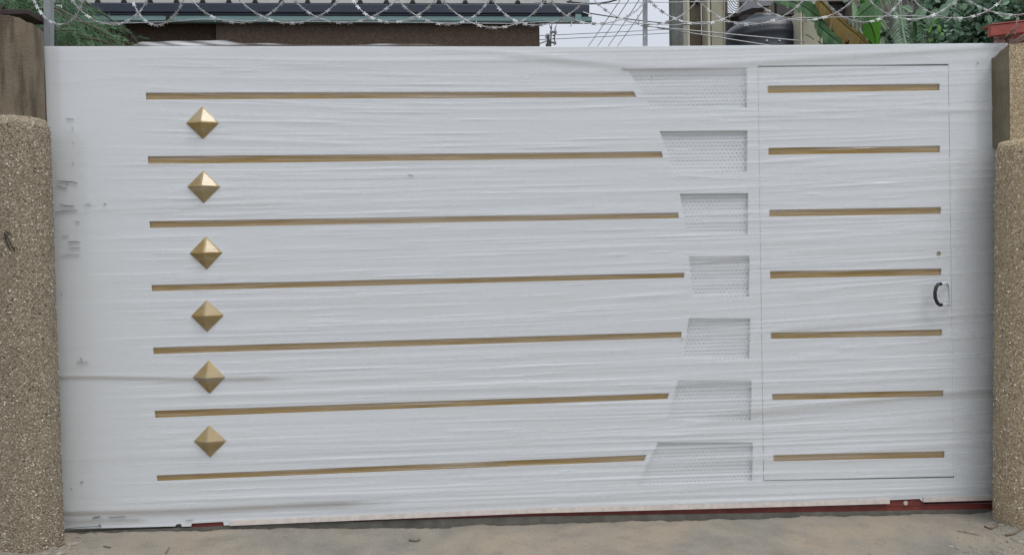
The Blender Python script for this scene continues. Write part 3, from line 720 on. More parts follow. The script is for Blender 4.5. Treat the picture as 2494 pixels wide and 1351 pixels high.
# ================================================================== RAZOR WIRE
def post(px, w_px, ytop, lab, hole=None, yb=113):
    A, B = U(px-w_px/2, ytop, .045), U(px+w_px/2, yb, .045)
    zb = B.z-.25; p = empty('wire_post', ((A.x+B.x)/2, .045, zb), lab, 'post', 'angle iron posts carrying the razor wire')
    lean = (U(px, yb, .045).x-U(px, ytop, .045).x); zt1 = A.z+.35; h_ = zt1-zb; k_ = lean/(A.z-B.z)*h_
    hw = (B.x-A.x-lean)/2 if B.x-A.x > lean else .015
    cx = U(px, yb, .045).x+.25*lean/(A.z-B.z)
    def q(x, y, z): return (x-(z-zb)/h_*k_, y, z)
    b = MB(); hw = w_px/2/F*(D+.045)
    if hole:
        u = U(px, hole, .045); o = plate('angle_face', [q(cx-hw,0,zb)[::2], q(cx+hw,0,zb)[::2], q(cx+hw,0,zt1)[::2], q(cx-hw,0,zt1)[::2]], [[(u.x+.005*math.cos(t*.785), u.z+.005*math.sin(t*.785)) for t in range(8)]], .061, .004, GREYPOST, p, .0005)
    else:
        b.hexa([q(cx-hw,.061,zb), q(cx+hw,.061,zb), q(cx+hw,.065,zb), q(cx-hw,.061+.004,zb), q(cx-hw,.061,zt1), q(cx+hw,.061,zt1), q(cx+hw,.065,zt1), q(cx-hw,.065,zt1)]); b.build('angle_face', GREYPOST, p)
    b = MB(); b.hexa([q(cx+hw-.004,.0655,zb), q(cx+hw,.0655,zb), q(cx+hw,.10,zb), q(cx+hw-.004,.10,zb), q(cx+hw-.004,.0655,zt1), q(cx+hw,.0655,zt1), q(cx+hw,.10,zt1), q(cx+hw-.004,.10,zt1)])
    b.build('angle_leg', GREYPOST, p)
post(110, 15, 0, 'pale grey iron post at the left gate end, before the feathery tree')
post(1573, 12, 0, 'grey angle iron post with a bolt hole, standing against the open sky', 85)
rz = empty('razor_wire', U(1247, 113, .06), 'coil of galvanised razor wire strung along the top of the gate', 'razor wire')
LO = [(75,212,60),(178,352,56),(316,460,60),(470,692,58),(581,827,57),(715,968,56),(862,1059,57),(970,1187,60),(1074,1331,64),(1200,1427,60),(1346,1570,62),(1447,1697,62),(1575,1826,57),(1700,1960,60),(1838,2075,51),(2003,2195,52),(2120,2330,46),(2230,2440,48),(2352,2560,40)]
for i, (xa, xb, by) in enumerate(LO):
    yp = .045 + (.022 if i % 2 else -.018)
    A, B, M_ = U(xa, 0, yp), U(xb, 0, yp), U((xa+xb)/2, by, yp)
    h_ = (A.z+B.z)/2-M_.z; b0 = .30; sc_ = math.sqrt(1-(1-h_/b0)**2); a_ = (B.x-A.x)/2/sc_
    Rr_ = max(b0, a_); cz = M_.z+Rr_; cosy = a_/Rr_; siny = math.sqrt(max(0, 1-cosy**2))*(1 if i % 2 else -1)*.45
    cx = (A.x+B.x)/2
    if Rr_ > b0: sc_ = math.sqrt(1-(1-h_/Rr_)**2); cosy = (B.x-A.x)/2/sc_/Rr_
    def P(t, e=0.0):
        w1 = .006*math.sin(3*t+i*1.7)
        return Vector((cx+(Rr_+w1+e)*math.sin(t)*cosy, yp+(Rr_)*math.sin(t)*siny*.5+.012*math.sin(2*t+i), cz-(Rr_+w1+e)*math.cos(t)))
    b = MB(); b.tube([P(2*math.pi*k/64) for k in range(65)], .0027, 5, cap=False); lp = b.build('loop', GALV, rz, True)
    b = MB(); nb = int(2*math.pi*Rr_/.052)
    for k in range(nb):
        t = 2*math.pi*(k+.5*rnd.random())/nb; p = P(t); tg = (P(t+.02)-P(t-.02)).normalized(); nr = Vector((tg.z, 0, -tg.x))
        tw_ = rnd.uniform(-.7, .7); nr = (nr*math.cos(tw_)+Vector((0,1,0))*math.sin(tw_)).normalized()
        for sg in (1, -1):
            a1 = p-tg*.005; a2 = p+tg*.005; c1 = p-tg*.015+nr*.0105*sg; c2 = p+tg*.015+nr*.0105*sg; c3 = p+nr*.0055*sg
            th = tg.cross(nr).normalized()*.0007
            b.add([a1-th, a2-th, c2-th, c3-th, c1-th, a1+th, a2+th, c2+th, c3+th, c1+th], [(0,1,2,3),(0,3,4),(8,7,6,5),(9,8,5),(1,6,7,2),(0,4,9,5)])
    tag(b.build('barbs', GALV, lp), kind='stuff')
for pts in ([(190,52),(300,57),(405,54),(500,47),(600,52),(740,53),(900,54),(1080,56),(1240,58),(1330,53),(1400,54)],
            [(1400,55),(1520,62),(1560,58),(1640,62),(1700,55),(1760,53),(1850,58),(1950,44),(2230,39),(2300,45)],
            [(1437,11),(1565,7),(1700,5),(2050,1),(2494,-6)],
            [(1300,6),(1380,9),(1437,11)]):
    b = MB(); b.tube([hp(x, y, .05) for x, y in pts], .0022, 5); b.build('tension_wire', GALV, rz, True)
for x0_, y0_, x1_, y1_ in ((1553,37,1556,60),(1393,52,1389,66),(2318,42,2306,52),(1160,52,1160,62),(1420,30,1442,38),(520,40,524,54),(130,52,138,66)):
    b = MB(); b.tube([hp(x0_, y0_, .04), hp((x0_+x1_)/2+1, (y0_+y1_)/2, .035), hp(x1_, y1_, .04)], .0024, 5); b.build('binding_clip', GALV, rz)

# ================================================================== HOUSE LEFT (behind)
hs = empty('bungalow', U(800, 400, 4), 'low house with dark pebbled wall and navy gutter behind the left of the gate', 'house')
YW, YE = 3.08, 3.0
def wl3(px0, px1, Y, py_top, name, mat, thick=.3, zb=-.1, par=hs):
    a, c = U(px0, py_top, Y), U(px1, py_top, Y); zt = (a.z+c.z)/2
    b = MB(); b.box((a.x, Y, zb), (c.x, Y+thick, zt)); return b.build(name, mat, par)
wl3(525, 1313, YW, 30, 'front_wall', PEBW, 5)
wl3(-500, 524, YW+.10, 30, 'recessed_wall', PEBW, 4)
def eave(x0, x1, ya, yb, Y0, Y1, name, mat, dy=(0,0), bev=0):
    a, c = U(x0, ya, Y0), U(x1, ya+dy[0], Y0); a2, c2 = U(x0, yb, Y0), U(x1, yb+dy[1], Y0)
    b = MB(); b.hexa([(a2.x,Y0,a2.z),(c2.x,Y0,c2.z),(c2.x,Y1,c2.z),(a2.x,Y1,a2.z),(a.x,Y0,a.z),(c.x,Y0,c.z),(c.x,Y1,c.z),(a.x,Y1,a.z)])
    o = b.build(name, mat, hs)
    if bev: bevel(o, bev, 3)
    return o
eave(150, 1436, 7, 30, YE, YE+.12, 'gutter', NAVY, (4,4), .01)
eave(150, 1434, 30.5, 36.5, YE+.012, YE+.115, 'gutter_base', NAVY, (4,3), .006)
eave(100, 1442, 37.5, 50, YE+.02, YE+.06, 'teal_board', TEAL, (3,2), .004)
eave(100, 1440, 50.6, 53, YE+.03, YE+.078, 'soffit', TEAL, (2,2))
eave(404, 412, 37, 51, YE+.008, YE+.02, 'board_joint', DARK)
eave(1401, 1416, 33, 51, YE+.006, YE+.019, 'gutter_stop', TEAL, (0,0), .004)
eave(-300, 1436, -14, 6.2, YE+.06, YE+.10, 'roof_edge', ROOFW, (4,3))
for k in range(21):
    xx_ = 174+64*k-1; 
    if xx_ > 1430: break
    y_ = 6.3+3.5*(xx_-150)/1286
    Q = [U(xx_-7, y_, YE+.045), U(xx_+7, y_, YE+.045), U(xx_+4, y_-8, YE+.045), U(xx_-4, y_-8, YE+.045)]
    b = MB(); b.prism([(p.x, p.z) for p in Q], YE+.045, YE+.059); b.build('rib_shade', DARK, hs)  # dark solid piece, its colour stands for the shade inside the rib hollow
# roof plane rising to the back
a, c = U(-300, -14, YE+.06), U(1436, -10, YE+.06)
b = MB(); 
nrib = 40
for k in range(nrib):
    xa = a.x+(c.x-a.x)*k/nrib; xb_ = a.x+(c.x-a.x)*(k+1)/nrib; xm = xa+(xb_-xa)*.72; xm2 = xa+(xb_-xa)*.86
    prof = [(xa,0),(xm,0),(xm+.02,.03),(xm2,.03),(xm2+.02,0),(xb_,0)]
    vs = [(x, YE+.06, a.z+h_) for x, h_ in prof]+[(x, YE+5, a.z+1.6+h_) for x, h_ in prof]
    b.add(vs, [(i, i+1, 7+i, 6+i) for i in range(5)])
b.build('roof', ROOFW, hs)
# ================================================================== POLE AND LINES
up = empty('utility_pole', U(1343, 400, 21), 'distant pole head with two crossbars and insulators beside the dark house wall', 'pole')
u = U(1336, 108, 21)
b = MB(); b.tube([(u.x-.02, 21, 0), (u.x, 21, u.z+.02)], [.13, .10], 10); b.build('pole_shaft', GREYCON, up, True)
b = MB()
for (a, c, r) in (((1334,112),(1336,85),.045),((1341,112),(1343,66),.022),((1350,110),(1352,70),.02),((1330,113),(1341,98),.03),((1341,78),(1354,79),.035),((1338,103),(1352,105),.03),((1346,88),(1352,88),.015),((1346,94),(1352,94),.015)):
    b.tube([U(*a, 20.8), U(*c, 20.8)], r, 6)
b.build('bracket', CABLE, up)
for px, py in ((1333,87),(1331,90),(1352,105),(1353,79),(1342,79)):
    q_ = U(px, py, 20.7); b = MB(); b.lathe((q_.x, 20.7), [(.001,q_.z-.06),(.05,q_.z-.05),(.03,q_.z-.02),(.055,q_.z+.0),(.03,q_.z+.03),(.045,q_.z+.05),(.001,q_.z+.06)], 10); b.build('insulator', PORC, up, True)
for a, c in (((1343,66),(1345,56)), ((1341,70),(1338,58)), ((1352,70),(1356,60))):
    b = MB(); b.tube([U(*a,20.8), U(*c,20.8)], [.02,.006], 5); b.build('spike', CABLE, up)
def cable(p0, p1, Y0, Y1, r, lab, sag=0.0, grp='overhead cables crossing the sky', n=14, mat=CABLE):
    a, c = U(*p0, Y0), U(*p1, Y1); e = (c-a); a2, c2 = a-e*0, c+e*0
    pts = []
    for k in range(n+1):
        t = k/n; p = a.lerp(c, t); p.z -= sag*4*t*(1-t); pts.append(p)
    b = MB(); b.tube(pts, r, 6); return tag(b.build('overhead_cable', mat, smooth=True), lab, 'cable', grp)
cable((1240,90.5),(1760,64), 18, 24, .010, 'upper of the two nearly level cables passing the distant pole head', .02)
cable((1240,100.5),(1760,73), 18, 24, .010, 'lower of the two nearly level cables passing the distant pole head', .02)
for i, (xa, xb, nm) in enumerate(((1423,1520,'leftmost'),(1446,1541,'second from left'),(1472,1566,'third from left'),(1494,1592,'rightmost'))):
    cable((xa,126),(xb,-14), 26, 15, .011, nm+' of the four parallel slanting cables left of the holed post', .03)
cable((1437,33),(1700,62), 3.0, 5.5, .006, 'thin wire sagging from the teal eave corner to the grey concrete column', .02, 'thin service wires')
cable((1290,116),(1332,100), 18, 20.6, .02, 'short stay wire running down left from the distant pole head', 0)
cable((1560,63),(1960,101), 4.8, 4.6, .0065, 'upper thin pale wire crossing in front of the black water tank', 0, 'thin service wires', mat=GALV)
cable((1600,68),(1885,113), 4.8, 4.6, .0065, 'lower thin pale wire crossing in front of the black water tank', 0, 'thin service wires', mat=GALV)
b = MB(); b.tube([hp(1380,5,2.9), hp(1432,9.5,2.9), hp(1460,9,2.8), hp(1485,5,2.7), hp(1512,-3,2.6), hp(1600,-40,2.5)], .0075, 6)
tag(b.build('overhead_cable', CABLE, smooth=True), 'thick dark cable curving up from the gutter corner', 'cable')

# ================================================================== RIGHT: concrete column, cream house, tank
b = MB(); Yc = 5.2; q = [U(1633,-40,Yc), U(1664,-40,Yc), U(1661,112,Yc), U(1632,112,Yc)]
z0_ = -.1; b.hexa([(q[3].x,Yc,z0_),(q[2].x,Yc,z0_),(q[2].x,Yc+.12,z0_),(q[3].x,Yc+.12,z0_),(q[0].x+.004,Yc,q[0].z),(q[1].x,Yc,q[0].z),(q[1].x,Yc+.12,q[0].z),(q[0].x+.004,Yc+.12,q[0].z)])
tag(bevel(b.build('concrete_column', GREYCON), .012), 'weathered grey green concrete column standing left of the cream house', 'column')
rh = empty('cream_house', U(1850, 400, 8), 'cream and khaki house with columns and curled iron grilles behind the right of the gate', 'house')
def blk(px0, px1, Y, py0, py1, name, mat, th=.3, par=rh, bev=.008):
    a, c = U(px0, py0, Y), U(px1, py1, Y); zt = a.z; zb = -.1 if py1 >= 113 else c.z
    b = MB(); b.box((min(a.x, c.x), Y, zb), (max(a.x, c.x), Y+th, zt)); o = b.build(name, mat, par)
    if bev: bevel(o, bev)
    return o
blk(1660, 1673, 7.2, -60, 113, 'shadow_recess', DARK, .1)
blk(1672, 1681, 6.5, -60, 113, 'corner_column', CREAM)
blk(1680.5, 1709, 6.7, 8, 113, 'brown_panel', BROWN, .2)
blk(1680.5, 1709, 6.66, -60, 7.5, 'brown_lintel', DKWIN, .2)
blk(1708, 1723, 6.8, 84, 113, 'low_parapet', SLATE, .1)
blk(1712, 1723, 6.75, 96, 113, 'parapet_base', BROWN, .1)
blk(1722, 1731, 6.4, -60, 113, 'pilaster', CREAM, .3)
blk(1730.6, 1765, 6.43, -60, 113, 'column', KHAKI, .3)
blk(1763.6, 1765.2, 6.41, -60, 113, 'corner_bead', CREAM, .02, bev=0)
blk(1765, 1773, 7.6, -60, 32, 'side_jamb', BROWN, .2)
blk(1766, 1800, 7.5, 31.5, 42, 'sill', DKWIN, .2)
blk(1797.5, 1801, 7.4, -60, 31, 'window_post', CREAM, .05, bev=.004)
blk(1801, 1832, 7.95, -60, 60, 'dark_panel', DKWIN, .1)
blk(1768, 1949, 8.1, 33, 113, 'rear_panel', DKWIN, .1)
blk(1832, 1949, 8.0, -60, 60, 'brown_panel', BROWN, .1)
blk(1949, 1955, 6.2, 24, 113, 'column_edge', CREAM, .3)
blk(1954.6, 1997, 6.23, 0, 113, 'column', KHAKI, .3)
blk(1890, 1949, 7.5, -60, 36, 'dark_soffit_panel', DKWIN, .1)
blk(1980, 1984, 6.1, -60, 30, 'window_frame', CREAM, .1, bev=.003)
blk(1984, 2074, 6.6, 1.5, 113, 'window', DKWIN, .1)
blk(1984, 2074, 6.5, -60, 0.6, 'lintel', CREAM, .1)
blk(1998, 2004, 6.3, 60, 113, 'downpipe', CREAM, .05, bev=.01)
blk(2073, 2100, 6.4, -60, 113, 'column', BROWN, .3)
blk(2100, 2700, 6.9, -60, 113, 'rear_wall', DKWIN, .3)
# sloping grey slab above tank
b = MB(); pts = [(1806,29),(1832,20),(1852,20),(1858,15),(1876,14),(1884,2),(1884,-60),(1812,-60),(1822,0)]
b.prism([(lambda u: (u.x, u.z))(U(x, y, 7.3)) for x, y in pts][::-1], 7.3, 7.6); b.build('roof_slab', SLATE, rh)
# curled iron grilles against the sky
def grille(px0, px1, py0, py1, Y, n, par, sgn=1):
    g_ = MB()
    for k in range(n):
        yb = py0+(py1-py0+14)*(k-.6)/n
        pts = []
        for j in range(9):
            t = j/8; x = px0+(px1-px0)*t; y = yb+sgn*((1-t)**2)*-9+14*t+2.5*math.sin(t*6+k)
            if py0 <= y <= py1: pts.append(U(x, y, Y))
        if len(pts) > 1: g_.tube(pts, .006, 5)
    o = g_.build('iron_grille', IRON, par)
grille(1773, 1798, -20, 31, 7.55, 9, rh); grille(1801, 1835, -20, 26, 7.45, 8, rh, -1)
g_ = MB()
for k, cyk in enumerate((14, 34, 62)):
    for a0, a1_, r in ((0,5.2,6.5), (1.5,6.5,3.4)):
        g_.tube([U(1715.5+r*math.cos(a0+(a1_-a0)*j/14)*.9, cyk+r*1.5*math.sin(a0+(a1_-a0)*j/14), 6.85) for j in range(15)], .0065, 5)
for pts in ([(1710,42),(1711,30),(1714,22),(1717,20)], [(1713,42),(1714,28),(1717,24)], [(1717,42),(1719,30),(1719,20)], [(1709.5,80),(1711,70),(1714,60),(1720,52)], [(1713,80),(1715,70),(1717,62),(1721,58)], [(1709,44),(1722,44)], [(1709,46),(1722,46)], [(1712,48),(1713,56),(1718,64),(1720,72)]):
    g_.tube([U(x, y, 6.84) for x, y in pts], .007, 5)
g_.build('iron_grille', IRON, rh)
# water tank
YT = 7.0; kT = (YT+D)/F; cT = U(1857, 60, YT); cxT, RT = cT.x, 95*kT*1.04
tk = empty('water_tank', (cxT, YT, 0), 'large black plastic water tank with domed dusty top between the khaki columns', 'water tank')
zS = U(1857, 57, YT-RT).z
prof = [(RT,.9)]
for zc_ in np.arange(.95, zS-.05, .24): prof += [(RT, zc_), (RT*1.015, zc_+.02), (RT*1.015, zc_+.05), (RT, zc_+.07)]
prof += [(RT, zS-.03), (RT*.985, zS+.01), (RT*.93, zS+.06), (RT*.80, zS+.13), (RT*.62, zS+.19), (RT*.42, zS+.225), (RT*.40, zS+.23)]
b = MB(); b.lathe((cxT, YT), prof, 56); b.build('tank_body', TANK, tk, True)
b = MB(); b.lathe((cxT, YT), [(RT*.40, zS+.20), (RT*.40, zS+.27), (RT*.36, zS+.285), (.001, zS+.29)], 40); b.build('tank_lid', TANK, tk, True)
for k in range(6):
    a = -2.1+k*.33; b = MB(); q_ = (cxT+RT*.88*math.cos(a), YT+RT*.88*math.sin(a)); 
    b.add([(q_[0]-.04,q_[1]-.02,zS-.02),(q_[0]+.04,q_[1]-.02,zS-.02),(q_[0]*.35+cxT*.65+.03,q_[1]*.35+YT*.65,zS+.23),(q_[0]*.35+cxT*.65-.03,q_[1]*.35+YT*.65,zS+.23),
           (q_[0],q_[1]-.05,zS+.0),(q_[0]*.35+cxT*.65,q_[1]*.35+YT*.65-.02,zS+.26)], [(0,4,5,3),(4,1,2,5)]); b.build('dome_rib', TANK, tk)
for px, py in ((1782,87),(1874,28),(1867,100),(1898,100)):
    a = math.asin(max(-1, min(1, (U(px,py,YT-RT).x-cxT)/RT))); x_, y_ = cxT+RT*1.0*math.sin(a), YT-RT*1.0*math.cos(a)
    if py < 50: y_ = YT-RT*.45
    u = U(px, py, y_); b = MB(); b.lathe((0,0), [(.001,.0),(.016,.0),(.012,.012),(.001,.014)], 10); o = b.build('bolt_head', CHROME, tk)
    o.matrix_basis = Matrix.Translation((u.x, y_-.004, u.z)) @ Matrix.Rotation(math.pi/2, 4, 'X')
b = MB()
for sx in (-.45, .45):
    for sy in (-.45, .45): b.box((cxT+sx-.06, YT+sy-.06, 0), (cxT+sx+.06, YT+sy+.06, .85))
b.box((cxT-.62, YT-.62, .851), (cxT+.62, YT+.62, .899)); b.build('tank_stand', GREYCON, tk)

# ================================================================== VEGETATION
def feather_tree():
    base = U(40, 113, 1.3); t = empty('feathery_tree', (base.x-.1, 1.3, 0), 'tree with fine feathery green foliage behind the left pillar', 'tree')
    x0, y0 = base.x-.1, 1.3
    b = MB(); b.tube([(x0,y0,-.1),(x0+.03,y0,1.2),(x0-.02,y0+.03,2.4),(x0+.04,y0,3.6),(x0,y0,4.6)], [.11,.09,.07,.045,.015], 10); b.build('trunk', BARK, t, True)
    lb = MB(); nd = MB()
    tips = []
    tg = [(285,96),(262,78),(240,62),(225,40),(212,18),(190,6),(275,108),(250,100),(215,95),(190,75),(170,50),(160,25),(230,110),(150,8),(60,5),(30,12),(10,4),(80,40),(50,45),(120,60),(140,100),(180,104),(205,60),(95,20),(110,90)]
    for px, py in tg: tips.append(U(px, py, rnd.uniform(.7, 1.6)))
    for k in range(46): tips.append(Vector((x0+rnd.uniform(-1.1, .75), y0+rnd.uniform(-.5, .9), rnd.uniform(2.5, 4.9))))
    for tp in tips:
        zr = min(max(tp.z+rnd.uniform(-.1, .35), 1.5), 4.4); root = Vector((x0, y0, zr)); mid = root.lerp(tp, .5)+Vector((0,0,.12))
        pts = [root.lerp(mid, k/4) if k < 4 else mid for k in range(5)]+[mid.lerp(tp, k/4) for k in range(1, 5)]
        lb.tube(pts, [.014-.0013*k for k in range(9)], 5)
        dirv = (tp-mid).normalized()
        for s in range(34):
            q0 = mid.lerp(tp, rnd.uniform(-.4, 1.05))+Vector([rnd.gauss(0, .02) for _ in range(3)])
            dd = (dirv+Vector((rnd.gauss(0,.5), rnd.gauss(0,.5), rnd.gauss(-.15,.4)))).normalized()
            ln = rnd.uniform(.07, .16); tone = min(max(rnd.gauss(.42, .22), 0), 1)
            drp = Vector((0,0,-.25*ln))
            # a spray: stem + needles
            for m_ in range(13):
                tt_ = m_/13; pb = q0+dd*ln*tt_+drp*tt_*tt_
                nn = (dd*1.1+Vector((rnd.gauss(0,.55), rnd.gauss(0,.55), rnd.gauss(0,.55)))).normalized()*rnd.uniform(.025,.055)
                sdv = nn.cross(Vector((rnd.random(), -1, rnd.random()))).normalized()*.0016
                nd.add([pb-sdv, pb+sdv, pb+nn], [(0,1,2)], col=min(1, max(0, tone+rnd.gauss(0,.1))))
    lb.build('limb', BARK, t, True); o = nd.build('crown', NEEDLE, t, attr=True); o['kind'] = 'stuff'
feather_tree()

def blade(mid, wl, wr, mat, parent, tears=8, droop=.25, tone=.5, name='leaf', rib=True, fold_=.25, seed=0, ribmat=None):
    """mid: list of 3-D points along the midrib; wl/wr half widths (m) each side; torn edges"""
    rr = random.Random(seed*17+3); n = 28; pts = []
    L = [Vector(p) for p in mid]
    for k in range(n+1):
        s = k/n*(len(L)-1); i = min(int(s), len(L)-2); fr_ = s-i
        p0, p1, p2, p3 = L[max(i-1,0)], L[i], L[i+1], L[min(i+2, len(L)-1)]
        pts.append(.5*((2*p1)+(p2-p0)*fr_+(2*p0-5*p1+4*p2-p3)*fr_**2+(3*p1-p0-3*p2+p3)*fr_**3))
    b = MB()
    for sg, wd in ((1, wl), (-1, wr)):
        if wd <= 0: continue
        k = 0
        while k < n:
            seg = rr.choice([1,1,2,3,4]) if tears else n
            seg = min(seg, n-k); off = rr.uniform(-.2, .25); dr = rr.uniform(0, droop); tn = min(1, max(0, tone+rr.gauss(0, .13)))
            rows_ = []
            for j in range(k, k+seg+1):
                t = j/n; tg = (pts[min(j+1,n)]-pts[max(j-1,0)]).normalized(); side = Vector((-tg.z, 0, tg.x))*sg
                w_ = wd*(math.sin(math.pi*min(1, t*.93+.07))**.55)*(1+off*.25)
                shr = 1-.08*abs(j-k-seg/2)
                e = pts[j]+(side*w_*shr+tg*w_*(.25+off*.3))
                mid_ = pts[j]+(side*w_*.5+tg*w_*.1)
                mid_.y -= fold_*w_*.5; e.y -= fold_*w_*.3; e.z -= dr*w_
                rows_.append((pts[j], mid_, e))
            n0 = []
            for r3 in rows_: n0 += list(r3)
            fs = []
            for j in range(seg):
                for c in range(2):
                    q_ = (j*3+c, j*3+c+1, (j+1)*3+c+1, (j+1)*3+c); fs.append(q_)
            b.add(n0, fs, col=tn)
            k += seg
    if rib: b.tube(pts, [.010*(1-.8*k/n)+.001 for k in range(n+1)], 5, 1, col=min(1, tone+.35))
    return b.build(name, [mat, ribmat or mat], parent, True, attr=True)
bp_ = empty('banana_plant', (U(2120,113,2.2).x, 2.2, 0), 'banana plant with torn green, yellow and dry hanging leaves behind the gate', 'plant')
b = MB(); bx = U(2150,113,2.3).x; b.tube([(bx,2.3,-.05),(bx+.02,2.3,1),(bx,2.28,2.1),(bx-.03,2.26,3.1)], [.15,.13,.10,.06], 14); b.build('trunk', leafmat('banana_stem', (.10,.12,.05), (.22,.22,.10), .6, .05), bp_, True, attr=True)
BL = lambda pts, Y: [U(x, y, Y+.06*k) for k, (x, y) in enumerate(pts)]
mm = (2.2+D)/F
blade(BL([(1880,-8),(1925,2),(1960,16),(2000,48),(2012,62)], 1.9), 26*mm, 17*mm, BANA, bp_, 10, .5, .45, seed=1)
blade(BL([(1915,-20),(1935,0),(1950,18)], 2.0), 22*mm, 20*mm, BANA, bp_, 4, .2, .65, seed=11)
blade(BL([(1990,-6),(2025,28),(2060,62),(2090,86),(2116,112),(2130,125)], 2.0), 13*mm, 36*mm, BANAY, bp_, 12, .6, .45, seed=2)
blade(BL([(1985,52),(2010,75),(2040,100),(2060,120)], 2.4), 14*mm, 28*mm, BANA, bp_, 4, .2, .4, seed=3)
blade(BL([(2100,-10),(2112,40),(2128,80),(2136,125)], 2.6), 34*mm, 34*mm, BANAB, bp_, 0, .1, .25, seed=4)
blade(BL([(2165,-30),(2130,5),(2098,32),(2085,45)], 2.3), 26*mm, 20*mm, BANA, bp_, 8, .2, .75, seed=5)
blade(BL([(2110,30),(2130,22),(2150,5),(2170,-20)], 2.5), 26*mm, 26*mm, BANA, bp_, 6, .2, .55, seed=15)
blade(BL([(2229,42),(2231,70),(2233,98),(2236,130)], 2.1), 22*mm, 24*mm, BANA, bp_, 0, .1, .85, seed=6, fold_=.1)
blade(BL([(2240,60),(2262,75),(2275,98),(2280,125)], 2.3), 14*mm, 24*mm, BANA, bp_, 8, .3, .55, seed=7)
blade(BL([(2262,130),(2275,100),(2290,78),(2300,66)], 2.2), 20*mm, 22*mm, BANAB, bp_, 2, .1, .75, seed=8)
blade(BL([(2300,128),(2325,100),(2345,86),(2366,84)], 2.2), 18*mm, 24*mm, BANAB, bp_, 3, .1, .5, seed=9)
blade(BL([(2262,82),(2272,58),(2285,46),(2300,45)], 1.9), 8*mm, 9*mm, BANAB, bp_, 0, .2, .9, seed=10)
blade(BL([(2288,80),(2291,72),(2296,60)], 1.8), 4*mm, 5*mm, BANAB, bp_, 0, .2, 1.0, seed=12)
for k, (x0, x1, l_) in enumerate(((2140,2152,50),(2150,2158,56),(2158,2166,44),(2168,2175,38),(2190,2196,46),(2205,2214,40),(2222,2212,48),(2216,2222,36),(2075,2082,78),(2082,2092,84),(2062,2068,72))):
    y0_ = -12 if x0 > 2100 else 42
    blade(BL([(x0,y0_),((x0+x1)/2+3,(y0_+l_)/2),(x1,l_)], 1.95+.02*k), 5*mm, 5*mm, BANAD, bp_, 0, .3, .35+.4*rnd.random(), seed=30+k, rib=False, name='dry_leaf')
for k in range(16):
    x_ = rnd.uniform(2075, 2290); y_ = rnd.uniform(40, 130); a_ = rnd.uniform(-1.2, 1.2)
    pts = [(x_, y_+20), (x_+22*math.sin(a_), y_-8), (x_+50*math.sin(a_), y_-34), (x_+85*math.sin(a_), y_-52)]
    blade(BL(pts, 2.6+.04*k), rnd.uniform(8,17)*mm, rnd.uniform(8,17)*mm, BANA, bp_, 9, .5, rnd.uniform(.1,.6), seed=60+k)
# palm
pf = empty('palm', (U(2215,113,1.6).x, 1.7, 0), 'small palm with one grey green comb like frond rising behind the gate', 'palm')
rach = [U(x, y, 1.5+.03*k) for k, (x, y) in enumerate([(2212,150),(2206,112),(2200,80),(2195,45),(2190,10),(2183,-30)])]
b = MB(); b.tube([(rach[0].x+.05,1.7,-.05),(rach[0].x+.04,1.65,1.4),(rach[0].x,1.5,rach[0].z)], [.05,.035,.012], 8); b.build('trunk', BARK, pf, True)
b = MB(); b.tube(rach, [.011,.010,.008,.006,.004,.002], 6, col=.8)
for k in range(34):
    s = k/34*5; i = min(int(s), 4); p = rach[i].lerp(rach[i+1], s-i); L_ = (.150 if k < 28 else .1)*(1-.012*k)
    for sg in (-1, 1):
        L2 = L_*(1 if sg < 0 else .62); d1 = Vector((sg*.80, -.15+rnd.gauss(0,.08), -.52+rnd.gauss(0,.06))).normalized()
        q1 = p+d1*L2*.5; q2 = p+d1*L2+Vector((0,0,-.03*L2/.15)); w_ = .0115
        up_ = Vector((0,.25,1))*w_
        b.add([p, q1+up_*.5, q1-up_*.5, q2, q1+Vector((0,-.003,0))], [(0,2,4),(0,4,1),(1,4,3),(4,2,3)], col=min(1,max(0,.6+rnd.gauss(0,.15))))
b.build('frond', PALM, pf, attr=True)
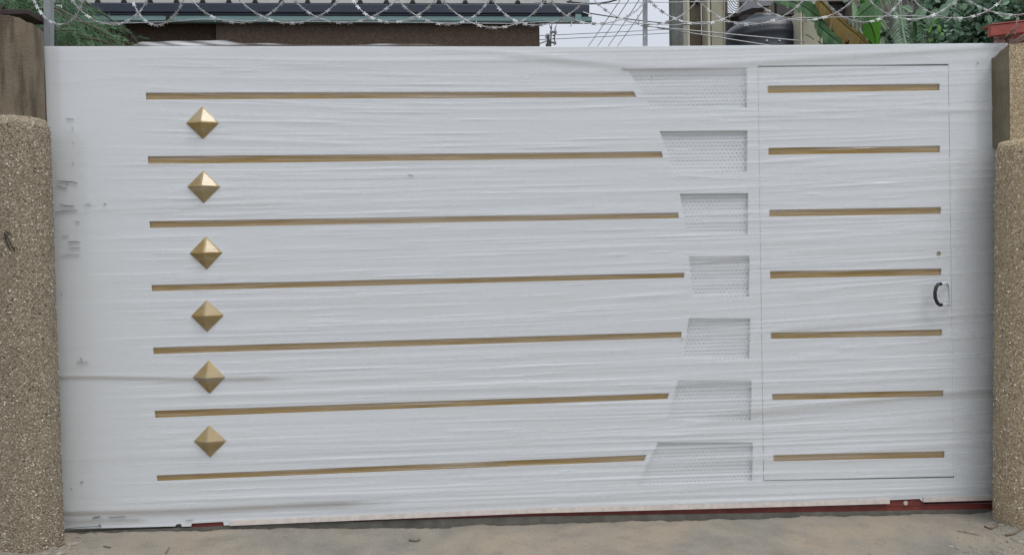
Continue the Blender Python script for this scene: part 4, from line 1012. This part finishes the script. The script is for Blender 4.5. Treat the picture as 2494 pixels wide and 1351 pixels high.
# oval-leaved tree, upper right; dense dark shrubbery behind
def oval(b, p, d, n_, L, wd, tone):
    d = d.normalized(); s = d.cross(n_).normalized(); n2 = s.cross(d).normalized()
    pr = [(0,0), (.2,.75), (.45,1), (.72,.72), (1,0)]
    vs = [p]; 
    for t, w_ in pr[1:-1]:
        c = p+d*L*t-n2*L*.12*t*t; vs += [c-s*wd*w_+n2*wd*.25, c-n2*0, c+s*wd*w_+n2*wd*.25]
    vs.append(p+d*L-n2*L*.16)
    b.add(vs, [(0,2,1),(0,3,2),(1,2,5,4),(2,3,6,5),(4,5,8,7),(5,6,9,8),(7,8,10),(8,9,10)], col=tone)
def leafy(name, x0, y0, ctr, ext, nl, L, lab, cat, mat, targets=(), shape='tree', tone=.45):
    t = empty(name, (x0, y0, 0), lab, cat); cz, hz_ = ctr
    b = MB(); b.tube([(x0,y0,-.1),(x0+.05,y0+.02,cz*.5),(x0-.04,y0,cz),(x0,y0,cz+hz_*.7)], [.09,.07,.05,.02], 9); b.build('trunk', BARK, t, True)
    lb = MB(); tw_ = []
    for k in range(26):
        a = rnd.uniform(0, 6.28); r_ = rnd.uniform(.4, 1); e = Vector((x0+ext[0]*r_*math.cos(a), y0+ext[1]*r_*math.sin(a), cz+hz_*rnd.uniform(-.8, 1)))
        s_ = Vector((x0, y0, cz-hz_*.6+rnd.uniform(0, hz_))); m_ = s_.lerp(e, .5)+Vector((0,0,.08)); lb.tube([s_, m_, e], [.022,.014,.005], 5); tw_ += [(s_, m_), (m_, e)]
    lb.build('limb', BARK, t, True)
    b = MB()
    for k in range(nl):
        s_, e = rnd.choice(tw_); p = s_.lerp(e, rnd.random())+Vector([rnd.gauss(0, .13) for _ in range(3)])
        d_ = Vector((rnd.gauss(0,1), rnd.gauss(-.3,1), rnd.gauss(-.5,.7))); n_ = Vector((rnd.gauss(0,.5), rnd.gauss(-.5,.5), 1)).normalized()
        oval(b, p, d_, n_, L*rnd.uniform(.6,1.2), L*.28*rnd.uniform(.8,1.2), min(1,max(0,rnd.gauss(tone,.22))))
    o = b.build('crown', mat, t, attr=True); o['kind'] = 'stuff'
    for (px, py, Y, L_, dx, dz_) in targets:
        b = MB(); oval(b, U(px, py, Y), Vector((dx,-.15,dz_)), Vector((.1,-1,.4)), L_, L_*.33, .85); b.build('leaf', mat, t, attr=True)
    return t
mm = (1.5+D)/F
leafy('oval_leaf_tree', U(2400,50,1.7).x, 1.8, (3.3,.42), (.80,.45), 3400, .07, 'tree with glossy oval leaves hanging over the right end of the gate', 'tree', OVAL,
      [(2407,38,.9,24*.0028,.15,-1),(2350,8,1.0,.06,-.3,-1),(2330,2,1.1,.10,-.9,-.3),(2300,10,1.1,.12,-.2,-1),(2282,22,1.1,.11,-.5,-1),(2250,20,1.2,.12,-.7,-1),(2225,30,1.2,.10,-.8,.4),(2325,30,1.1,.08,.1,-1),(2425,30,1.0,.08,.8,-.5),(2380,12,1.0,.06,.4,-.8),(2440,12,.95,.06,.7,.4),(2460,40,1.0,.06,-.9,-.3)], tone=.5)
leafy('dark_bush', U(2360,80,3.2).x, 3.3, (3.2,1.1), (1.5,.6), 7500, .13, 'dark dense bush filling the gap behind the oval leaved tree', 'bush', leafmat('deep_green_leaf', (.018,.035,.02), (.05,.09,.045), .5, .2), tone=.4)
leafy('garden_tree', U(2560,80,4.5).x, 4.6, (3.6,1.2), (1.5,1.0), 3000, .12, 'green leafy tree far right behind the right pillar, mostly hidden', 'tree', OVAL, tone=.4)
b = MB(); b.tube([U(2330,120,1.9), U(2362,100,1.88), U(2372,90,1.86), U(2380,80,1.85)], [.008,.007,.006,.003], 5, col=.9)
b.tube([U(2368,95,1.86), U(2367,84,1.85)], [.005,.002], 5, col=.9); tag(b.build('dead_twig', BANAD, attr=True), 'pale forked twig poking up behind the gate left of the red beam', 'twig')

# ================================================================== LITTER ON THE DRIVEWAY
def gp(px, py):
    """point of the driveway surface seen at a pixel"""
    d_ = MC @ Vector(((px-1247)/F, 1, -(py-675.5)/F)); lo, hi = .5, 6.0
    for _ in range(40):
        t = (lo+hi)/2; p = Vector((d_.x*t, -D+d_.y*t, H+d_.z*t))
        if p.z > drive_z(p.x, p.y): lo = t
        else: hi = t
    e = max(0, 1-abs(p.x+2.42)/.20)+max(0, 1-abs(p.x-2.98)/.22); p.z += .035*e*max(0, 1-abs(-p.y-.3)/.5); return p
def chip(px, py, s, lab, seed, mat=STONE, flat=.4, cat='stone', name='stone'):
    rr = random.Random(seed); p = gp(px, py); b = MB(); n = 7; vs = []; R_ = s
    for lev, (k, z) in enumerate(((.85, -.1), (1, .25), (.6, 1))):
        for i in range(n):
            a = 2*math.pi*i/n; q_ = R_*k*rr.uniform(.7, 1.2); vs.append((p.x+q_*1.25*math.cos(a), p.y+q_*.9*math.sin(a), p.z+R_*flat*z*rr.uniform(.8, 1.2)))
    fs = [(l*n+i, l*n+(i+1) % n, (l+1)*n+(i+1) % n, (l+1)*n+i) for l in range(2) for i in range(n)]+[tuple(2*n+i for i in range(n))]
    b.add(vs, fs); o = b.build(name, mat); bevel(o, s*.08, 1)
    return tag(o, lab, cat)
CH = [(178,1325,.026,'angular pale chip, largest of the litter beside the left pillar foot'),(128,1336,.028,'broad grey flake lying against the left pillar foot'),
      (112,1349,.024,'grey lump at the bottom left corner of the driveway below the broad flake'),(148,1348,.020,'small upright chip right of the corner lump'),
      (160,1312,.012,'small chip just above the angular pale chip by the left pillar'),(237,1298,.011,'bright little stone close under the left end of the gate'),
      (193,1307,.011,'flat pale stone between the left pillar and the gate foot'),(697,1305,.013,'pale oval stone on the driveway left of centre'),
      (788,1313,.008,'tiny bright stone right of the pale oval stone'),(944,1319,.006,'tiny dark pebble left of the curved leaf'),
      (2315,1330,.015,'grey pebble, left one of a touching pair on the right of the driveway'),(2333,1335,.015,'grey pebble, right one of a touching pair on the right of the driveway'),
      (2354,1343,.015,'flat pebble just below the touching pair of pebbles'),(2367,1296,.010,'pale crumb below the thin straight twig on the right'),
      (2455,1258,.018,'dark grey clod at the foot of the right pillar'),(2440,1281,.016,'grey clod in the middle of the litter at the right pillar'),
      (2418,1284,.016,'pale chip left in the litter at the right pillar'),(2470,1312,.016,'loose grey chip at the right edge of the driveway'),
      (2484,1320,.018,'grey chip, lowest at the right edge of the driveway'),(2200,1285,.009,'pale crumb in front of the middle of the small door'),
      (543,1299,.009,'small pale stone below the left roller notch'),(2118,1348,.009,'bright crumb on the bottom edge of the driveway, right of centre'),
      (2086,1330,.006,'tiny pale crumb above the bottom edge crumb, right of centre'),(2133,1323,.006,'tiny white grain between the crumb and the pair of pebbles')]
for i, (px, py, s, lab) in enumerate(CH): chip(px, py, s, lab, i)
def strip(pts, w_, mat, name, lab, cat, lift=.006):
    b = MB(); P_ = [gp(x, y)+Vector((0,0,lift)) for x, y in pts]; b.tube(P_, w_, 5); return tag(b.build(name, mat, smooth=True), lab, cat)
p = [(997,1316),(1005,1318),(1015,1318),(1022,1315)]
strip(p, .006, DRYLEAF, 'dry_leaf', 'small curled brown leaf lying on the driveway in the middle', 'leaf')
strip([(2331,1294),(2350,1297),(2386,1305)], .002, DRYLEAF, 'twig', 'thin straight twig on the driveway below the small door', 'twig')
strip([(404,1349),(408,1340),(412,1335)], .003, DRYLEAF, 'twig', 'thin bent stalk lying upright of the bottom edge on the left', 'twig')
strip([(253,1331),(262,1333),(270,1334)], .003, DRYLEAF, 'twig', 'short dark twig right of the left pillar litter', 'twig')
strip([(2425,1268),(2436,1264),(2444,1269)], .004, DRYLEAF, 'dry_leaf', 'curled dry leaf above the pale chip at the right pillar', 'leaf')
strip([(2398,1283),(2412,1289),(2430,1282)], .005, DRYLEAF, 'dry_leaf', 'long curled dry leaf left of the grey clod at the right pillar', 'leaf')
strip([(2450,1305),(2470,1303),(2494,1294)], .006, DRYLEAF, 'dry_leaf', 'curled brown leaf at the right edge of the driveway', 'leaf')
strip([(115,1331),(130,1334),(145,1330),(158,1325)], .005, DRYLEAF, 'dry_leaf', 'dark curled leaf under the broad flake by the left pillar', 'leaf')
b = MB()
def grit(px, py, s):
    p = gp(px, py); a = rnd.uniform(0, 3.14); vs = [(p.x+s*rnd.uniform(.7,1.3)*math.cos(a+k*2.09), p.y+s*rnd.uniform(.7,1.3)*math.sin(a+k*2.09), p.z) for k in range(3)]+[(p.x, p.y, p.z+s*.8)]
    b.add(vs, [(0,1,3),(1,2,3),(2,0,3)])
for k in range(900): grit(rnd.uniform(160, 2430), 1290+rnd.random()**1.0*75, rnd.uniform(.0015, .0045))
for k in range(420): grit(2494-abs(rnd.gauss(0, 70)), rnd.uniform(1262, 1350), rnd.uniform(.002, .008)*(1.7 if rnd.random() < .12 else 1))
for k in range(340): grit(100+abs(rnd.gauss(0, 60)), rnd.uniform(1303, 1350), rnd.uniform(.002, .008)*(1.7 if rnd.random() < .12 else 1))
tag(b.build('grit', STONE), 'scattered grit and crumbs of mortar over the driveway', 'grit', kind='stuff')
